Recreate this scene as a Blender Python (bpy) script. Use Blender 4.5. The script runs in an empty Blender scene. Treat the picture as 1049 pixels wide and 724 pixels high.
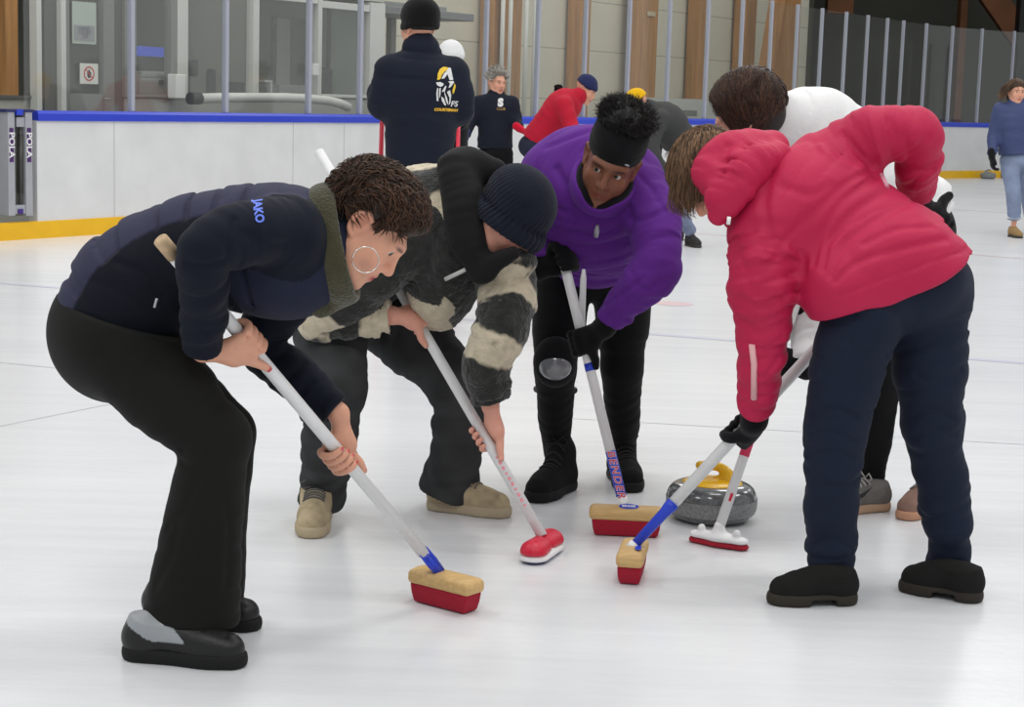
import bpy, bmesh, math
import numpy as np
from mathutils import Vector, Matrix
from mathutils.bvhtree import BVHTree

RNG = np.random.default_rng(7)
SC = bpy.context.scene
COL = SC.collection
PI = math.pi
HS = 1.0

# ------------------------------------------------------------------ camera
F_PX, IW, IH = 1800.0, 1049.0, 724.0
CX, CY = IW / 2, IH / 2
TILT, ROLL, CAMZ = math.radians(8.3), 0.030, 1.30
cam_d = bpy.data.cameras.new('camera')
cam = bpy.data.objects.new('camera', cam_d)
COL.objects.link(cam)
cam_d.sensor_width = 36.0
cam_d.lens = 36.0 * F_PX / IW
cam_d.clip_end = 200
RM = Matrix.Rotation(PI / 2 - TILT, 4, 'X') @ Matrix.Rotation(ROLL, 4, 'Z')
cam.matrix_world = Matrix.Translation((0, 0, CAMZ)) @ RM
SC.camera = cam
R3 = np.array(RM.to_3x3())
O3 = np.array([0, 0, CAMZ])


def V(*a):
    return np.array(a, float)


def nrm(a):
    a = np.asarray(a, float)
    return a / max(np.linalg.norm(a), 1e-9)


def ray(u, v):
    return R3 @ V((u - CX) / F_PX, -(v - CY) / F_PX, -1.0)


def J(u, v, Y):
    """point of the place seen at photo position u, v at depth Y"""
    d = ray(u, v)
    return O3 + d * (Y / d[1])


def G(u, v, z=0.0):
    d = ray(u, v)
    return O3 + d * ((z - CAMZ) / d[2])


def lin(r, g, b):
    def f(c):
        c /= 255.0
        return c / 12.92 if c <= 0.04045 else ((c + 0.055) / 1.055) ** 2.4
    return np.array([f(r), f(g), f(b)])


# ------------------------------------------------------------------ noise
def _hash(i, j, k):
    n = (i * 374761393 + j * 668265263 + k * 2147483647 + 1274126177) & 0xFFFFFFFF
    n = ((n ^ (n >> 13)) * 1274126177) & 0xFFFFFFFF
    n = n ^ (n >> 16)
    return (n & 0xFFFF).astype(np.float32) / 32767.5 - 1.0


def vnoise(P):
    P = np.asarray(P)
    fl = np.floor(P)
    f = (P - fl).astype(np.float32)
    I = fl.astype(np.int64)
    f = f * f * (3 - 2 * f)
    out = 0
    for a in (0, 1):
        wa = f[:, 0] if a else 1 - f[:, 0]
        for b in (0, 1):
            wb = f[:, 1] if b else 1 - f[:, 1]
            for c in (0, 1):
                wc = f[:, 2] if c else 1 - f[:, 2]
                out = out + wa * wb * wc * _hash(I[:, 0] + a, I[:, 1] + b, I[:, 2] + c)
    return out


# ------------------------------------------------------------------ signed distance primitives
class Chain:
    """tapered tube through points; s widens it along n"""

    def __init__(self, pts, r, n=None, s=1.0, k=0.02, sub=4, fold=None, curve=True):
        pts = np.array(pts, float)
        m = len(pts)
        r = np.full(m, r, float) if np.isscalar(r) else np.array(r, float)
        s = np.full(m, s, float) if np.isscalar(s) else np.array(s, float)
        if n is None:
            n = np.tile(V(1, 0, 0), (m, 1))
            self.flat = False
        else:
            n = np.array(n, float)
            if n.ndim == 1:
                n = np.tile(n, (m, 1))
            self.flat = True
        if m > 2 and sub > 1 and curve:
            q = np.concatenate([[2 * pts[0] - pts[1]], pts, [2 * pts[-1] - pts[-2]]])
            P, Rr, S, N = [], [], [], []
            for i in range(m - 1):
                p0, p1, p2, p3 = q[i:i + 4]
                for t in np.arange(sub) / sub:
                    P.append(0.5 * ((2 * p1) + (-p0 + p2) * t + (2 * p0 - 5 * p1 + 4 * p2 - p3) * t * t
                                    + (-p0 + 3 * p1 - 3 * p2 + p3) * t ** 3))
                    e = t * t * (3 - 2 * t)
                    Rr.append(r[i] + (r[i + 1] - r[i]) * e)
                    S.append(s[i] + (s[i + 1] - s[i]) * e)
                    N.append(n[i] * (1 - t) + n[i + 1] * t)
            P.append(pts[-1]); Rr.append(r[-1]); S.append(s[-1]); N.append(n[-1])
            self.p, self.r, self.s, self.n = map(np.array, (P, Rr, S, N))
        else:
            self.p, self.r, self.s, self.n = pts, r, s, n
        self.n = self.n / np.linalg.norm(self.n, axis=1)[:, None]
        self.k, self.fold = k, fold
        self.caps = []
        self.cum = np.concatenate([[0], np.cumsum(np.linalg.norm(np.diff(self.p, axis=0), axis=1))])

    def cap(self, end=True, start=False, at=0.0, normal=None):
        if end:
            self.caps.append((self.p[-1], nrm(self.p[-1] - self.p[-2]) if normal is None else nrm(normal), 1))
        if start:
            self.caps.append((self.p[0], nrm(self.p[0] - self.p[1]), -1))
        return self

    def bbox(self):
        m = (self.r * np.maximum(self.s, 1))[:, None]
        return (self.p - m).min(0), (self.p + m).max(0)

    def eval(self, X, fine=False, want_s=False):
        best = np.full(len(X), 9.0, np.float32)
        bs = np.zeros(len(X), np.float32)
        for i in range(len(self.p) - 1):
            a, b = self.p[i], self.p[i + 1]
            ab = b - a
            L2 = max(ab @ ab, 1e-12)
            q = X - a
            t = np.clip((q @ ab) / L2, 0, 1)
            q = q - t[:, None] * ab
            d2 = np.einsum('ij,ij->i', q, q)
            rr = self.r[i] + (self.r[i + 1] - self.r[i]) * t
            if self.flat:
                n = nrm(self.n[i] + self.n[i + 1])
                s = self.s[i] + (self.s[i + 1] - self.s[i]) * t
                qn = q @ n
                d2 = d2 + qn * qn * (1 / (s * s) - 1)
                d = (np.sqrt(np.maximum(d2, 0)) - rr) * np.minimum(1, s)
            else:
                d = np.sqrt(d2) - rr
            w = d < best
            best = np.where(w, d, best)
            if fine or want_s or self.caps:
                bs = np.where(w, self.cum[i] + t * (self.cum[i + 1] - self.cum[i]), bs)
        if want_s:
            return best, bs
        for cap in self.caps:
            pl = (X - cap[0]) @ cap[1]
            if len(cap) == 3:              # only near that end of the tube
                L = self.cum[-1]
                pl = np.where(bs > .55 * L if cap[2] > 0 else bs < .45 * L, pl, -9.0)
            best = np.maximum(best, pl)
        if fine and self.fold:
            amp, lam = self.fold[:2]
            ph = bs / lam
            q = X * (0.38 / lam)
            q = q + np.outer(ph, V(1.0, 0.6, 0.35))
            best = best + amp * (0.7 * vnoise(q) + 1.1 * (0.28 - np.abs(vnoise(q * 1.3 + 7.1))))
        return best


class Ell:
    def __init__(self, c, rad, rot=None, k=0.02):
        self.c = np.array(c, float)
        self.rad = np.array(rad, float)
        self.rot = np.eye(3) if rot is None else np.array(rot, float)   # rows = axes
        self.k = k

    def bbox(self):
        m = self.rad.max()
        return self.c - m, self.c + m

    def eval(self, X, fine=False):
        q = (X - self.c) @ self.rot.T / self.rad
        l = np.sqrt(np.einsum('ij,ij->i', q, q))
        g = np.sqrt(np.einsum('ij,ij->i', q / self.rad, q / self.rad))
        return l * (l - 1) / np.maximum(g, 1e-6)


class Box:
    def __init__(self, c, half, rot=None, r=0.01, k=0.01):
        self.c = np.array(c, float)
        self.half = np.array(half, float)
        self.rot = np.eye(3) if rot is None else np.array(rot, float)
        self.r, self.k = r, k

    def bbox(self):
        m = np.linalg.norm(self.half)
        return self.c - m, self.c + m

    def eval(self, X, fine=False):
        q = np.abs((X - self.c) @ self.rot.T) - (self.half - self.r)
        return np.linalg.norm(np.maximum(q, 0), axis=1) + np.minimum(q.max(1), 0) - self.r


class Ring:
    """torus with elliptic ring: axes rows rot[0], rot[1] span the ring plane"""

    def __init__(self, c, ra, rb, r, rot, k=0.01, flat=1.0):
        self.c = np.array(c, float)
        self.ra, self.rb, self.r, self.k, self.flat = ra, rb, r, k, flat
        self.rot = np.array(rot, float)

    def bbox(self):
        m = max(self.ra, self.rb) + self.r * max(1, self.flat)
        return self.c - m, self.c + m

    def eval(self, X, fine=False):
        q = (X - self.c) @ self.rot.T
        a = np.arctan2(q[:, 1] / self.rb, q[:, 0] / self.ra)
        dx = q[:, 0] - self.ra * np.cos(a)
        dy = q[:, 1] - self.rb * np.sin(a)
        return (np.sqrt(dx * dx + dy * dy + (q[:, 2] / self.flat) ** 2) - self.r) * min(1, self.flat)


def smin(a, b, k):
    h = np.clip(0.5 + 0.5 * (b - a) / k, 0, 1)
    return b + (a - b) * h - k * h * (1 - h)


class Field:
    def __init__(self):
        self.add_, self.sub_, self.cut_, self.disp = [], [], [], []
        self.marg = 0.0

    def add(self, *ps):
        self.add_ += ps
        return ps[0]

    def sub(self, *ps):
        self.sub_ += ps

    def cut(self, point, normal):
        """remove what lies on the side the normal points to"""
        self.cut_.append((np.array(point, float), nrm(normal)))

    def crease(self, pts, width, depth, curve=True):
        """groove (depth > 0) or ridge (depth < 0) along a line on the surface"""
        c = Chain(pts, 0.0, curve=curve)
        c.w, c.dp = width, depth
        self.disp.append(c)
        self.marg = max(self.marg, abs(depth))

    def onto(self, uv, near=2.0):
        """points of the surface seen along the sight lines of u, v"""
        D = np.array([nrm(ray(u, v)) for u, v in uv])
        t = np.full(len(D), near)
        d = None
        for _ in range(45):
            X = O3 + D * t[:, None]
            d = np.full(len(X), 9.0)
            for p in self.add_:
                d = smin(d, p.eval(X), p.k)
            t = t + np.clip(d, -.2, .5) * .9
        return O3 + D * t[:, None], np.abs(d) < .01

    def creases(self, lst):
        """folds given as lines of u, v laid onto the surface"""
        allp, idx = [], []
        for k, (pts, w, dp) in enumerate(lst):
            c = Chain([V(u, v, 0) for u, v in pts], 0.0, sub=4)
            allp += [(p[0], p[1]) for p in c.p]; idx += [k] * len(c.p)
        X, ok = self.onto(allp)
        idx = np.array(idx)
        for k, (pts, w, dp) in enumerate(lst):
            P = X[(idx == k) & ok]
            if len(P) >= 3:
                # break where the line jumps in depth
                g = np.linalg.norm(np.diff(P, axis=0), axis=1)
                if g.max() < .12:
                    self.crease(P, w, dp, curve=False)

    def mesh(self, h):
        h = h * HS
        H = 4 * h
        lo = np.min([p.bbox()[0] for p in self.add_], 0) - 2 * H
        hi = np.max([p.bbox()[1] for p in self.add_], 0) + 2 * H
        n = np.ceil((hi - lo) / H).astype(int)
        I = np.stack(np.meshgrid(*[np.arange(k) for k in n], indexing='ij'), -1).reshape(-1, 3)
        C = lo + (I + 0.5) * H
        D = []
        tot = np.full(len(C), 9.0, np.float32)
        for p in self.add_:
            bl, bh = p.bbox()
            m = np.all((C > bl - 4 * H - p.k) & (C < bh + 4 * H + p.k), 1)
            d = np.full(len(C), 9.0, np.float32)
            d[m] = p.eval(C[m])
            D.append(d)
            tot[m] = smin(tot[m], d[m], p.k)
        base = tot.copy()
        for pt, nn in self.cut_:
            tot = np.maximum(tot, (C - pt) @ nn)
        mg = self.marg + max([p.fold[0] for p in self.add_ if getattr(p, 'fold', None)] + [0])
        act = np.abs(tot) < 1.35 * H + mg
        I = I[act]; base = base[act]
        D = [d[act] for d in D]
        off = np.stack(np.meshgrid(*[np.arange(5)] * 3, indexing='ij'), -1).reshape(-1, 3)
        Gi = I[:, None, :] * 4 + off
        X = (lo + Gi * h)
        N = len(I)
        d = np.full((N, 125), 9.0, np.float32)
        for p, dp in zip(self.add_, D):
            m = dp < base + p.k + 2.2 * H
            if not m.any():
                continue
            e = p.eval(X[m].reshape(-1, 3), True).reshape(-1, 125)
            d[m] = smin(d[m], e, p.k)
        for p in self.sub_:
            bl, bh = p.bbox()
            Cc = lo + (I + 0.5) * H
            m = np.all((Cc > bl - 2 * H) & (Cc < bh + 2 * H), 1)
            if m.any():
                e = p.eval(X[m].reshape(-1, 3), True).reshape(-1, 125)
                d[m] = -smin(-d[m], e, p.k)
        for c in self.disp:
            if callable(c):
                d = d + c(X.reshape(-1, 3)).reshape(N, 125)
            else:
                bl, bh = c.bbox()
                Cc = lo + (I + 0.5) * H
                w3 = 3 * c.w + H
                m = np.all((Cc > bl - w3) & (Cc < bh + w3), 1)
                if m.any():
                    e = c.eval(X[m].reshape(-1, 3)).reshape(-1, 125)
                    d[m] += c.dp * np.exp(-(e / c.w) ** 2)
        for pt, nn in self.cut_:
            d = np.maximum(d, ((X.reshape(-1, 3) - pt) @ nn).reshape(N, 125))
        d = d.reshape(N, 5, 5, 5)
        s = d < 0
        NY, NZ = int(n[1] * 4 + 8), int(n[2] * 4 + 8)
        cnt = 0
        for a in (0, 1):
            for b in (0, 1):
                for c in (0, 1):
                    cnt = cnt + s[:, a:a + 4, b:b + 4, c:c + 4].astype(np.int8)
        bi, ci, cj, ck = np.nonzero((cnt > 0) & (cnt < 8))
        cv = {}
        for a in (0, 1):
            for b in (0, 1):
                for c in (0, 1):
                    cv[a, b, c] = d[bi, ci + a, cj + b, ck + c]
        acc = np.zeros((len(bi), 3)); w = np.zeros(len(bi))
        for ax in range(3):
            for a in (0, 1):
                for b in (0, 1):
                    o0 = [a, b]; o0.insert(ax, 0); o1 = [a, b]; o1.insert(ax, 1)
                    v0, v1 = cv[tuple(o0)], cv[tuple(o1)]
                    cr = (v0 < 0) != (v1 < 0)
                    t = np.where(cr, v0 / np.where(cr, v0 - v1, 1), 0)
                    pp = np.tile(np.array(o0, float), (len(bi), 1)); pp[:, ax] += t
                    acc += pp * cr[:, None]; w += cr
        gi = I[bi] * 4 + np.stack([ci, cj, ck], 1)
        verts = lo + (gi + acc / w[:, None]) * h
        key = (gi[:, 0].astype(np.int64) * NY + gi[:, 1]) * NZ + gi[:, 2]
        order = np.argsort(key)
        sk = key[order]
        quads = []
        for ax in range(3):
            sl0 = [slice(0, 4)] * 3; sl1 = [slice(0, 4)] * 3; sl1[ax] = slice(1, 5)
            A = s[(slice(None), *sl0)]; B = s[(slice(None), *sl1)]
            eb, ei, ej, ek = np.nonzero(A != B)
            g = I[eb] * 4 + np.stack([ei, ej, ek], 1)
            fl = A[eb, ei, ej, ek]
            o1, o2 = (ax + 1) % 3, (ax + 2) % 3
            q = []
            ok = np.ones(len(g), bool)
            for (da, db) in ((-1, -1), (0, -1), (0, 0), (-1, 0)):
                gg = g.copy(); gg[:, o1] += da; gg[:, o2] += db
                kk = (gg[:, 0].astype(np.int64) * NY + gg[:, 1]) * NZ + gg[:, 2]
                pos = np.clip(np.searchsorted(sk, kk), 0, len(sk) - 1)
                ok &= sk[pos] == kk
                q.append(order[pos])
            q = np.stack(q, 1)
            q[~fl] = q[~fl][:, ::-1]
            quads.append(q[ok])
        quads = np.concatenate(quads)
        # one light smoothing pass
        for _ in range(1):
            sm = np.zeros_like(verts); c = np.zeros(len(verts))
            for a in range(4):
                np.add.at(sm, quads[:, a], verts[quads[:, (a + 1) % 4]] + verts[quads[:, (a + 3) % 4]])
                np.add.at(c, quads[:, a], 2)
            c = np.maximum(c, 1)
            verts = verts * 0.5 + 0.5 * sm / c[:, None]
        return verts, quads


# ------------------------------------------------------------------ mesh and object helpers
def make_mesh(name, verts, quads, smooth=True, col=None):
    me = bpy.data.meshes.new(name)
    verts = np.asarray(verts, np.float32); quads = np.asarray(quads, np.int32)
    k = quads.shape[1]
    me.vertices.add(len(verts)); me.vertices.foreach_set('co', verts.ravel())
    me.loops.add(quads.size); me.loops.foreach_set('vertex_index', quads.ravel())
    me.polygons.add(len(quads))
    me.polygons.foreach_set('loop_start', np.arange(0, quads.size, k, dtype=np.int32))
    me.polygons.foreach_set('loop_total', np.full(len(quads), k, np.int32))
    me.polygons.foreach_set('use_smooth', np.full(len(quads), smooth))
    me.update(calc_edges=True)
    if col is not None:
        at = me.color_attributes.new('Col', 'FLOAT_COLOR', 'POINT')
        c4 = np.ones((len(verts), 4), np.float32)
        c4[:, :3] = col
        at.data.foreach_set('color', c4.ravel())
    return me


def link(name, me, mat=None, parent=None, loc=None):
    o = bpy.data.objects.new(name, me)
    COL.objects.link(o)
    if mat is not None:
        me.materials.append(mat)
    if parent is not None:
        o.parent = parent
    if loc is not None:
        o.location = loc
    return o


def tag(o, label=None, cat=None, group=None, kind=None):
    for k, v in (('label', label), ('category', cat), ('group', group), ('kind', kind)):
        if v:
            o[k] = v
    return o


def empty(name, loc, label, cat, group=None):
    o = bpy.data.objects.new(name, None)
    o.empty_display_size = 0.1
    o.location = tuple(loc)
    COL.objects.link(o)
    return tag(o, label, cat, group)


def root_loc(parent):
    if parent is None:
        return np.zeros(3)
    l = np.array(parent.location)
    return l + root_loc(parent.parent)


def part(name, field, h, mat, parent, color=None):
    """mesh a field (world coordinates) as a part of parent"""
    v, q = field.mesh(h)
    col = None
    if color is not None:
        col = color(v) if callable(color) else np.tile(np.asarray(color), (len(v), 1))
    me = make_mesh(name, v - root_loc(parent), q, True, col)
    return link(name, me, mat, parent)


class MB:
    """collects boxes, tubes and lathes (world coordinates) into ONE mesh"""

    def __init__(self):
        self.v, self.f, self.n, self.sm = [], [], 0, []

    def raw(self, v, f, smooth=False):
        self.v += [tuple(map(float, p)) for p in v]
        self.f += [tuple(i + self.n for i in q) for q in f]
        self.sm += [smooth] * len(f)
        self.n += len(v)
        return self

    def box(self, c, half, rot=None):
        R = np.eye(3) if rot is None else np.array(rot)
        v = [np.array(c) + (np.array([x, y, z]) * half) @ R for x in (-1, 1) for y in (-1, 1) for z in (-1, 1)]
        return self.raw(v, [(0, 1, 3, 2), (4, 6, 7, 5), (0, 4, 5, 1), (2, 3, 7, 6), (0, 2, 6, 4), (1, 5, 7, 3)])

    def tube(self, pts, r, seg=12, cap=True):
        pts = np.array(pts, float); m = len(pts)
        r = np.full(m, r, float) if np.isscalar(r) else np.array(r, float)
        up = V(0, 0, 1) if abs(nrm(pts[-1] - pts[0])[2]) < 0.9 else V(1, 0, 0)
        v = []
        for i in range(m):
            t = nrm(pts[min(i + 1, m - 1)] - pts[max(i - 1, 0)])
            a = nrm(np.cross(t, up)); b = np.cross(t, a)
            for k in range(seg):
                an = 2 * PI * k / seg
                v.append(pts[i] + r[i] * (math.cos(an) * a + math.sin(an) * b))
        f = [(i * seg + k, (i + 1) * seg + k, (i + 1) * seg + (k + 1) % seg, i * seg + (k + 1) % seg)
             for i in range(m - 1) for k in range(seg)]
        self.raw(v, f, True)
        if cap:
            self.raw(v[:seg], [tuple(range(seg))]); self.raw(v[-seg:], [tuple(range(seg))[::-1]])
        return self

    def lathe(self, prof, c, seg=48, axis=None):
        R = np.eye(3) if axis is None else frame(axis)
        v = []
        for (r, z) in prof:
            for k in range(seg):
                an = 2 * PI * k / seg
                v.append(np.array(c) + np.array([r * math.cos(an), r * math.sin(an), z]) @ R)
        m = len(prof)
        f = [(i * seg + k, i * seg + (k + 1) % seg, (i + 1) * seg + (k + 1) % seg, (i + 1) * seg + k)
             for i in range(m - 1) for k in range(seg)]
        return self.raw(v, f, True)

    def prism(self, poly, o, ex, ey, ez, d):
        """2-D outline swept by d along ez"""
        o, ex, ey, ez = map(np.array, (o, ex, ey, ez))
        n = len(poly)
        a = [o + x * ex + y * ey for x, y in poly]
        b = [p + ez * d for p in a]
        self.raw(a + b, [tuple(range(n))[::-1], tuple(range(n, 2 * n))] +
                 [(i, (i + 1) % n, n + (i + 1) % n, n + i) for i in range(n)])
        return self

    def build(self, name, mat, parent=None, bevel=0, loc=None):
        base = root_loc(parent) if parent is not None else (np.array(loc) if loc is not None else np.zeros(3))
        me = bpy.data.meshes.new(name)
        me.from_pydata([tuple(np.array(p) - base) for p in self.v], [], self.f)
        me.polygons.foreach_set('use_smooth', self.sm)
        bm = bmesh.new(); bm.from_mesh(me)
        bmesh.ops.remove_doubles(bm, verts=bm.verts, dist=1e-6)
        bmesh.ops.recalc_face_normals(bm, faces=bm.faces)
        bm.to_mesh(me); bm.free()
        o = link(name, me, mat, parent, None if parent is not None else tuple(base))
        if bevel:
            md = o.modifiers.new('bevel', 'BEVEL'); md.width = bevel; md.segments = 2; md.limit_method = 'ANGLE'
            md.angle_limit = math.radians(40)
        return o


def frame(z, x=None):
    """rows: x, y, z axes with z along the given axis"""
    z = nrm(z)
    x = V(1, 0, 0) if x is None else np.array(x, float)
    if abs(x @ z) > 0.95:
        x = V(0, 1, 0)
    x = nrm(x - z * (x @ z))
    return np.array([x, np.cross(z, x), z])


# ------------------------------------------------------------------ materials
def new_mat(name):
    m = bpy.data.materials.new(name); m.use_nodes = True
    nt = m.node_tree; nt.nodes.clear()
    out = nt.nodes.new('ShaderNodeOutputMaterial')
    b = nt.nodes.new('ShaderNodeBsdfPrincipled')
    nt.links.new(b.outputs[0], out.inputs[0])
    return m, nt, b, out


def N(nt, t, **kw):
    n = nt.nodes.new(t)
    for k, v in kw.items():
        if k in n.inputs:
            n.inputs[k].default_value = v
        else:
            setattr(n, k, v)
    return n


def mat(name, color=None, rough=0.6, metal=0.0, bump=None, spec=0.5, var=0.0, var_scale=8, sheen=0.0, sss=0.0, coat=0.0,
        stretch=None, emit=0):
    """color None: read the mesh colour attribute. bump = (scale, strength)"""
    m, nt, b, out = new_mat(name)
    b.inputs['Roughness'].default_value = rough
    b.inputs['Metallic'].default_value = metal
    b.inputs['Specular IOR Level'].default_value = spec
    b.inputs['Sheen Weight'].default_value = sheen
    b.inputs['Coat Weight'].default_value = coat
    if sss:
        b.inputs['Subsurface Weight'].default_value = sss
        b.inputs['Subsurface Radius'].default_value = (0.012, 0.005, 0.003)
        b.inputs['Subsurface Scale'].default_value = 1.0
    tc = N(nt, 'ShaderNodeTexCoord')
    co = tc.outputs['Object']
    if stretch:
        mp = N(nt, 'ShaderNodeMapping'); mp.inputs['Scale'].default_value = stretch
        nt.links.new(co, mp.inputs[0]); co = mp.outputs[0]
    if color is None:
        a = N(nt, 'ShaderNodeAttribute', attribute_name='Col'); src = a.outputs['Color']
    else:
        a = N(nt, 'ShaderNodeRGB'); a.outputs[0].default_value = (*color, 1); src = a.outputs[0]
    if var:
        nz = N(nt, 'ShaderNodeTexNoise', Scale=var_scale, Detail=5.0)
        nt.links.new(co, nz.inputs['Vector'])
        mr = N(nt, 'ShaderNodeMapRange'); mr.inputs[3].default_value = 1 - var; mr.inputs[4].default_value = 1 + var
        mr.inputs[1].default_value = 0.3; mr.inputs[2].default_value = 0.7
        nt.links.new(nz.outputs[0], mr.inputs[0])
        mx = N(nt, 'ShaderNodeVectorMath', operation='SCALE')
        nt.links.new(src, mx.inputs[0]); nt.links.new(mr.outputs[0], mx.inputs['Scale']); src = mx.outputs[0]
    nt.links.new(src, b.inputs['Base Color'])
    if emit:
        nt.links.new(src, b.inputs['Emission Color']); b.inputs['Emission Strength'].default_value = emit
    if bump:
        nz = N(nt, 'ShaderNodeTexNoise', Scale=bump[0], Detail=3.0)
        nt.links.new(co, nz.inputs['Vector'])
        bp = N(nt, 'ShaderNodeBump', Strength=bump[1], Distance=0.01)
        nt.links.new(nz.outputs[0], bp.inputs['Height']); nt.links.new(bp.outputs[0], b.inputs['Normal'])
    return m


M = {}
M['skin'] = mat('skin', None, 0.5, sss=0.12, bump=(160, 0.08), spec=0.35)
M['softshell'] = mat('softshell', None, 0.8, bump=(260, 0.12), spec=0.15, sheen=0.03)
M['nylon'] = mat('nylon', None, 0.62, bump=(90, 0.10), spec=0.3)
M['fleece'] = mat('fleece', None, 0.95, bump=(140, 0.6), spec=0.1, sheen=0.3)
M['knit'] = mat('knit', None, 0.95, bump=(300, 0.4), spec=0.1, sheen=0.1)
M['denim'] = mat('denim', None, 0.9, bump=(300, 0.25), spec=0.15, var=0.08, var_scale=14)
M['leather'] = mat('leather', None, 0.42, bump=(120, 0.12), spec=0.4)
M['suede'] = mat('suede', None, 0.9, bump=(150, 0.25), spec=0.15, var=0.1, var_scale=30)
M['hair'] = mat('hair', None, 0.5, spec=0.35)
M['rubber'] = mat('rubber', None, 0.75, spec=0.3)
M['plastic'] = mat('plastic', None, 0.35)
# ------------------------------------------------------------------ the rink and the hall
P0 = V(-4.03, 14.8, 0)
TD = nrm(V(0.53, 0.848, 0))
NO = V(-TD[1], TD[0], 0)          # away from the ice
S1, RAD = 20.3, 11.0
CC = P0 + TD * S1 - NO * RAD


def path(s, off=0.0, z=0.0):
    if s <= S1:
        return P0 + TD * s + NO * off + V(0, 0, z)
    a = (s - S1) / RAD
    return CC + (RAD + off) * (NO * math.cos(a) + TD * math.sin(a)) + V(0, 0, z)


def tang(s):
    if s <= S1:
        return TD
    a = (s - S1) / RAD
    return TD * math.cos(a) - NO * math.sin(a)


def W(u, v, off):
    d = ray(u, v)
    return O3 + d * ((off - (O3 - P0) @ NO) / (d @ NO))


def sweep(mb, prof, ss):
    m = len(prof)
    v = [path(s, o, z) for s in ss for o, z in prof]
    f = [(i * m + k, i * m + (k + 1) % m, (i + 1) * m + (k + 1) % m, (i + 1) * m + k)
         for i in range(len(ss) - 1) for k in range(m)]
    f += [tuple(range(m)), tuple(range((len(ss) - 1) * m, len(ss) * m))[::-1]]
    return mb.raw(v, f)


def struct(o):
    o['kind'] = 'structure'
    return o


# --- ice
m, nt, b, out = new_mat('ice')
tc = N(nt, 'ShaderNodeTexCoord')
n1 = N(nt, 'ShaderNodeTexNoise', Scale=0.7, Detail=6.0)
nt.links.new(tc.outputs['Object'], n1.inputs['Vector'])
mp = N(nt, 'ShaderNodeMapping'); mp.inputs['Scale'].default_value = (0.5, 9.0, 1); mp.inputs['Rotation'].default_value = (0, 0, 0.5)
nt.links.new(tc.outputs['Object'], mp.inputs[0])
n2 = N(nt, 'ShaderNodeTexNoise', Scale=1.2, Detail=6.0, Roughness=0.7)
nt.links.new(mp.outputs[0], n2.inputs['Vector'])
ad = N(nt, 'ShaderNodeMath', operation='ADD')
nt.links.new(n1.outputs[0], ad.inputs[0]); nt.links.new(n2.outputs[0], ad.inputs[1])
cr = N(nt, 'ShaderNodeValToRGB')
cr.color_ramp.elements[0].position = 0.35; cr.color_ramp.elements[0].color = (*lin(214, 216, 219), 1)
cr.color_ramp.elements[1].position = 0.62; cr.color_ramp.elements[1].color = (*lin(229, 230, 232), 1)
mh = N(nt, 'ShaderNodeMath', operation='MULTIPLY'); mh.inputs[1].default_value = 0.5
nt.links.new(ad.outputs[0], mh.inputs[0])
nt.links.new(mh.outputs[0], cr.inputs[0])
nt.links.new(cr.outputs[0], b.inputs['Base Color'])
b.inputs['Roughness'].default_value = 0.24
b.inputs['Specular IOR Level'].default_value = 0.4
bp = N(nt, 'ShaderNodeBump', Strength=0.08, Distance=0.01)
n3 = N(nt, 'ShaderNodeTexNoise', Scale=25.0, Detail=4.0)
nt.links.new(tc.outputs['Object'], n3.inputs['Vector'])
nt.links.new(n3.outputs[0], bp.inputs['Height']); nt.links.new(bp.outputs[0], b.inputs['Normal'])
M['ice'] = m
ice = MB()
ss = list(np.linspace(-12, S1, 4)) + list(np.linspace(S1 + 0.5, S1 + RAD * 2.2, 30))
pts = [path(s, 0.02, 0) for s in ss] + [V(30, -4, 0), V(-14, -4, 0)]
ice.raw(pts, [tuple(range(len(pts)))])
struct(ice.build('floor', M['ice']))

# --- lines frozen under the ice
def ice_line(name, pl, w, colr, z=0.0012):
    mb = MB()
    for a, c in zip(pl[:-1], pl[1:]):
        d = nrm(c - a); s = V(-d[1], d[0], 0) * w / 2
        mb.raw([a - s + V(0, 0, z), c - s + V(0, 0, z), c + s + V(0, 0, z), a + s + V(0, 0, z)], [(0, 1, 2, 3)])
    return struct(mb.build(name, mat(name, colr, 0.25)))


def ext(u0, v0, u1, v1, e0=1.0, e1=1.0):
    a, c = G(u0, v0), G(u1, v1); d = nrm(c - a)
    return [a - d * e0, c + d * e1]


ice_line('trim_1', ext(0, 290, 1049, 372, 2, 2), 0.075, lin(208, 209, 225))
ice_line('trim_2', ext(700, 238, 1049, 265, 0, 2), 0.06, lin(226, 200, 206))
ice_line('trim_3', ext(0, 371, 80, 379, 1, 0), 0.022, lin(219, 221, 225))
ice_line('trim_4', ext(560, 427, 1049, 455, 0, 1), 0.018, lin(220, 222, 225))
ice_line('trim_5', ext(800, 204, 1049, 219, 0, 3), 0.09, lin(196, 198, 201))
ice_line('trim_6', ext(0, 436, 120, 412, 1, 0), 0.02, lin(220, 222, 225))
# painted target ring far down the sheet
cen = G(690, 311); rg = MB(); sg = 40
vv = [cen + V(r * math.cos(2 * PI * k / sg), r * math.sin(2 * PI * k / sg) * 1.0, 0.0011) for r in (0.05, 0.13) for k in range(sg)]
rg.raw(vv, [(k, (k + 1) % sg, sg + (k + 1) % sg, sg + k) for k in range(sg)] + [tuple(range(sg))])
struct(rg.build('trim_7', mat('trim_7', lin(232, 205, 208), 0.25)))

# --- dasher boards with the glass on top
m_white = mat('board_white', lin(214, 214, 214), 0.4, var=0.05, var_scale=3)
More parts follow.
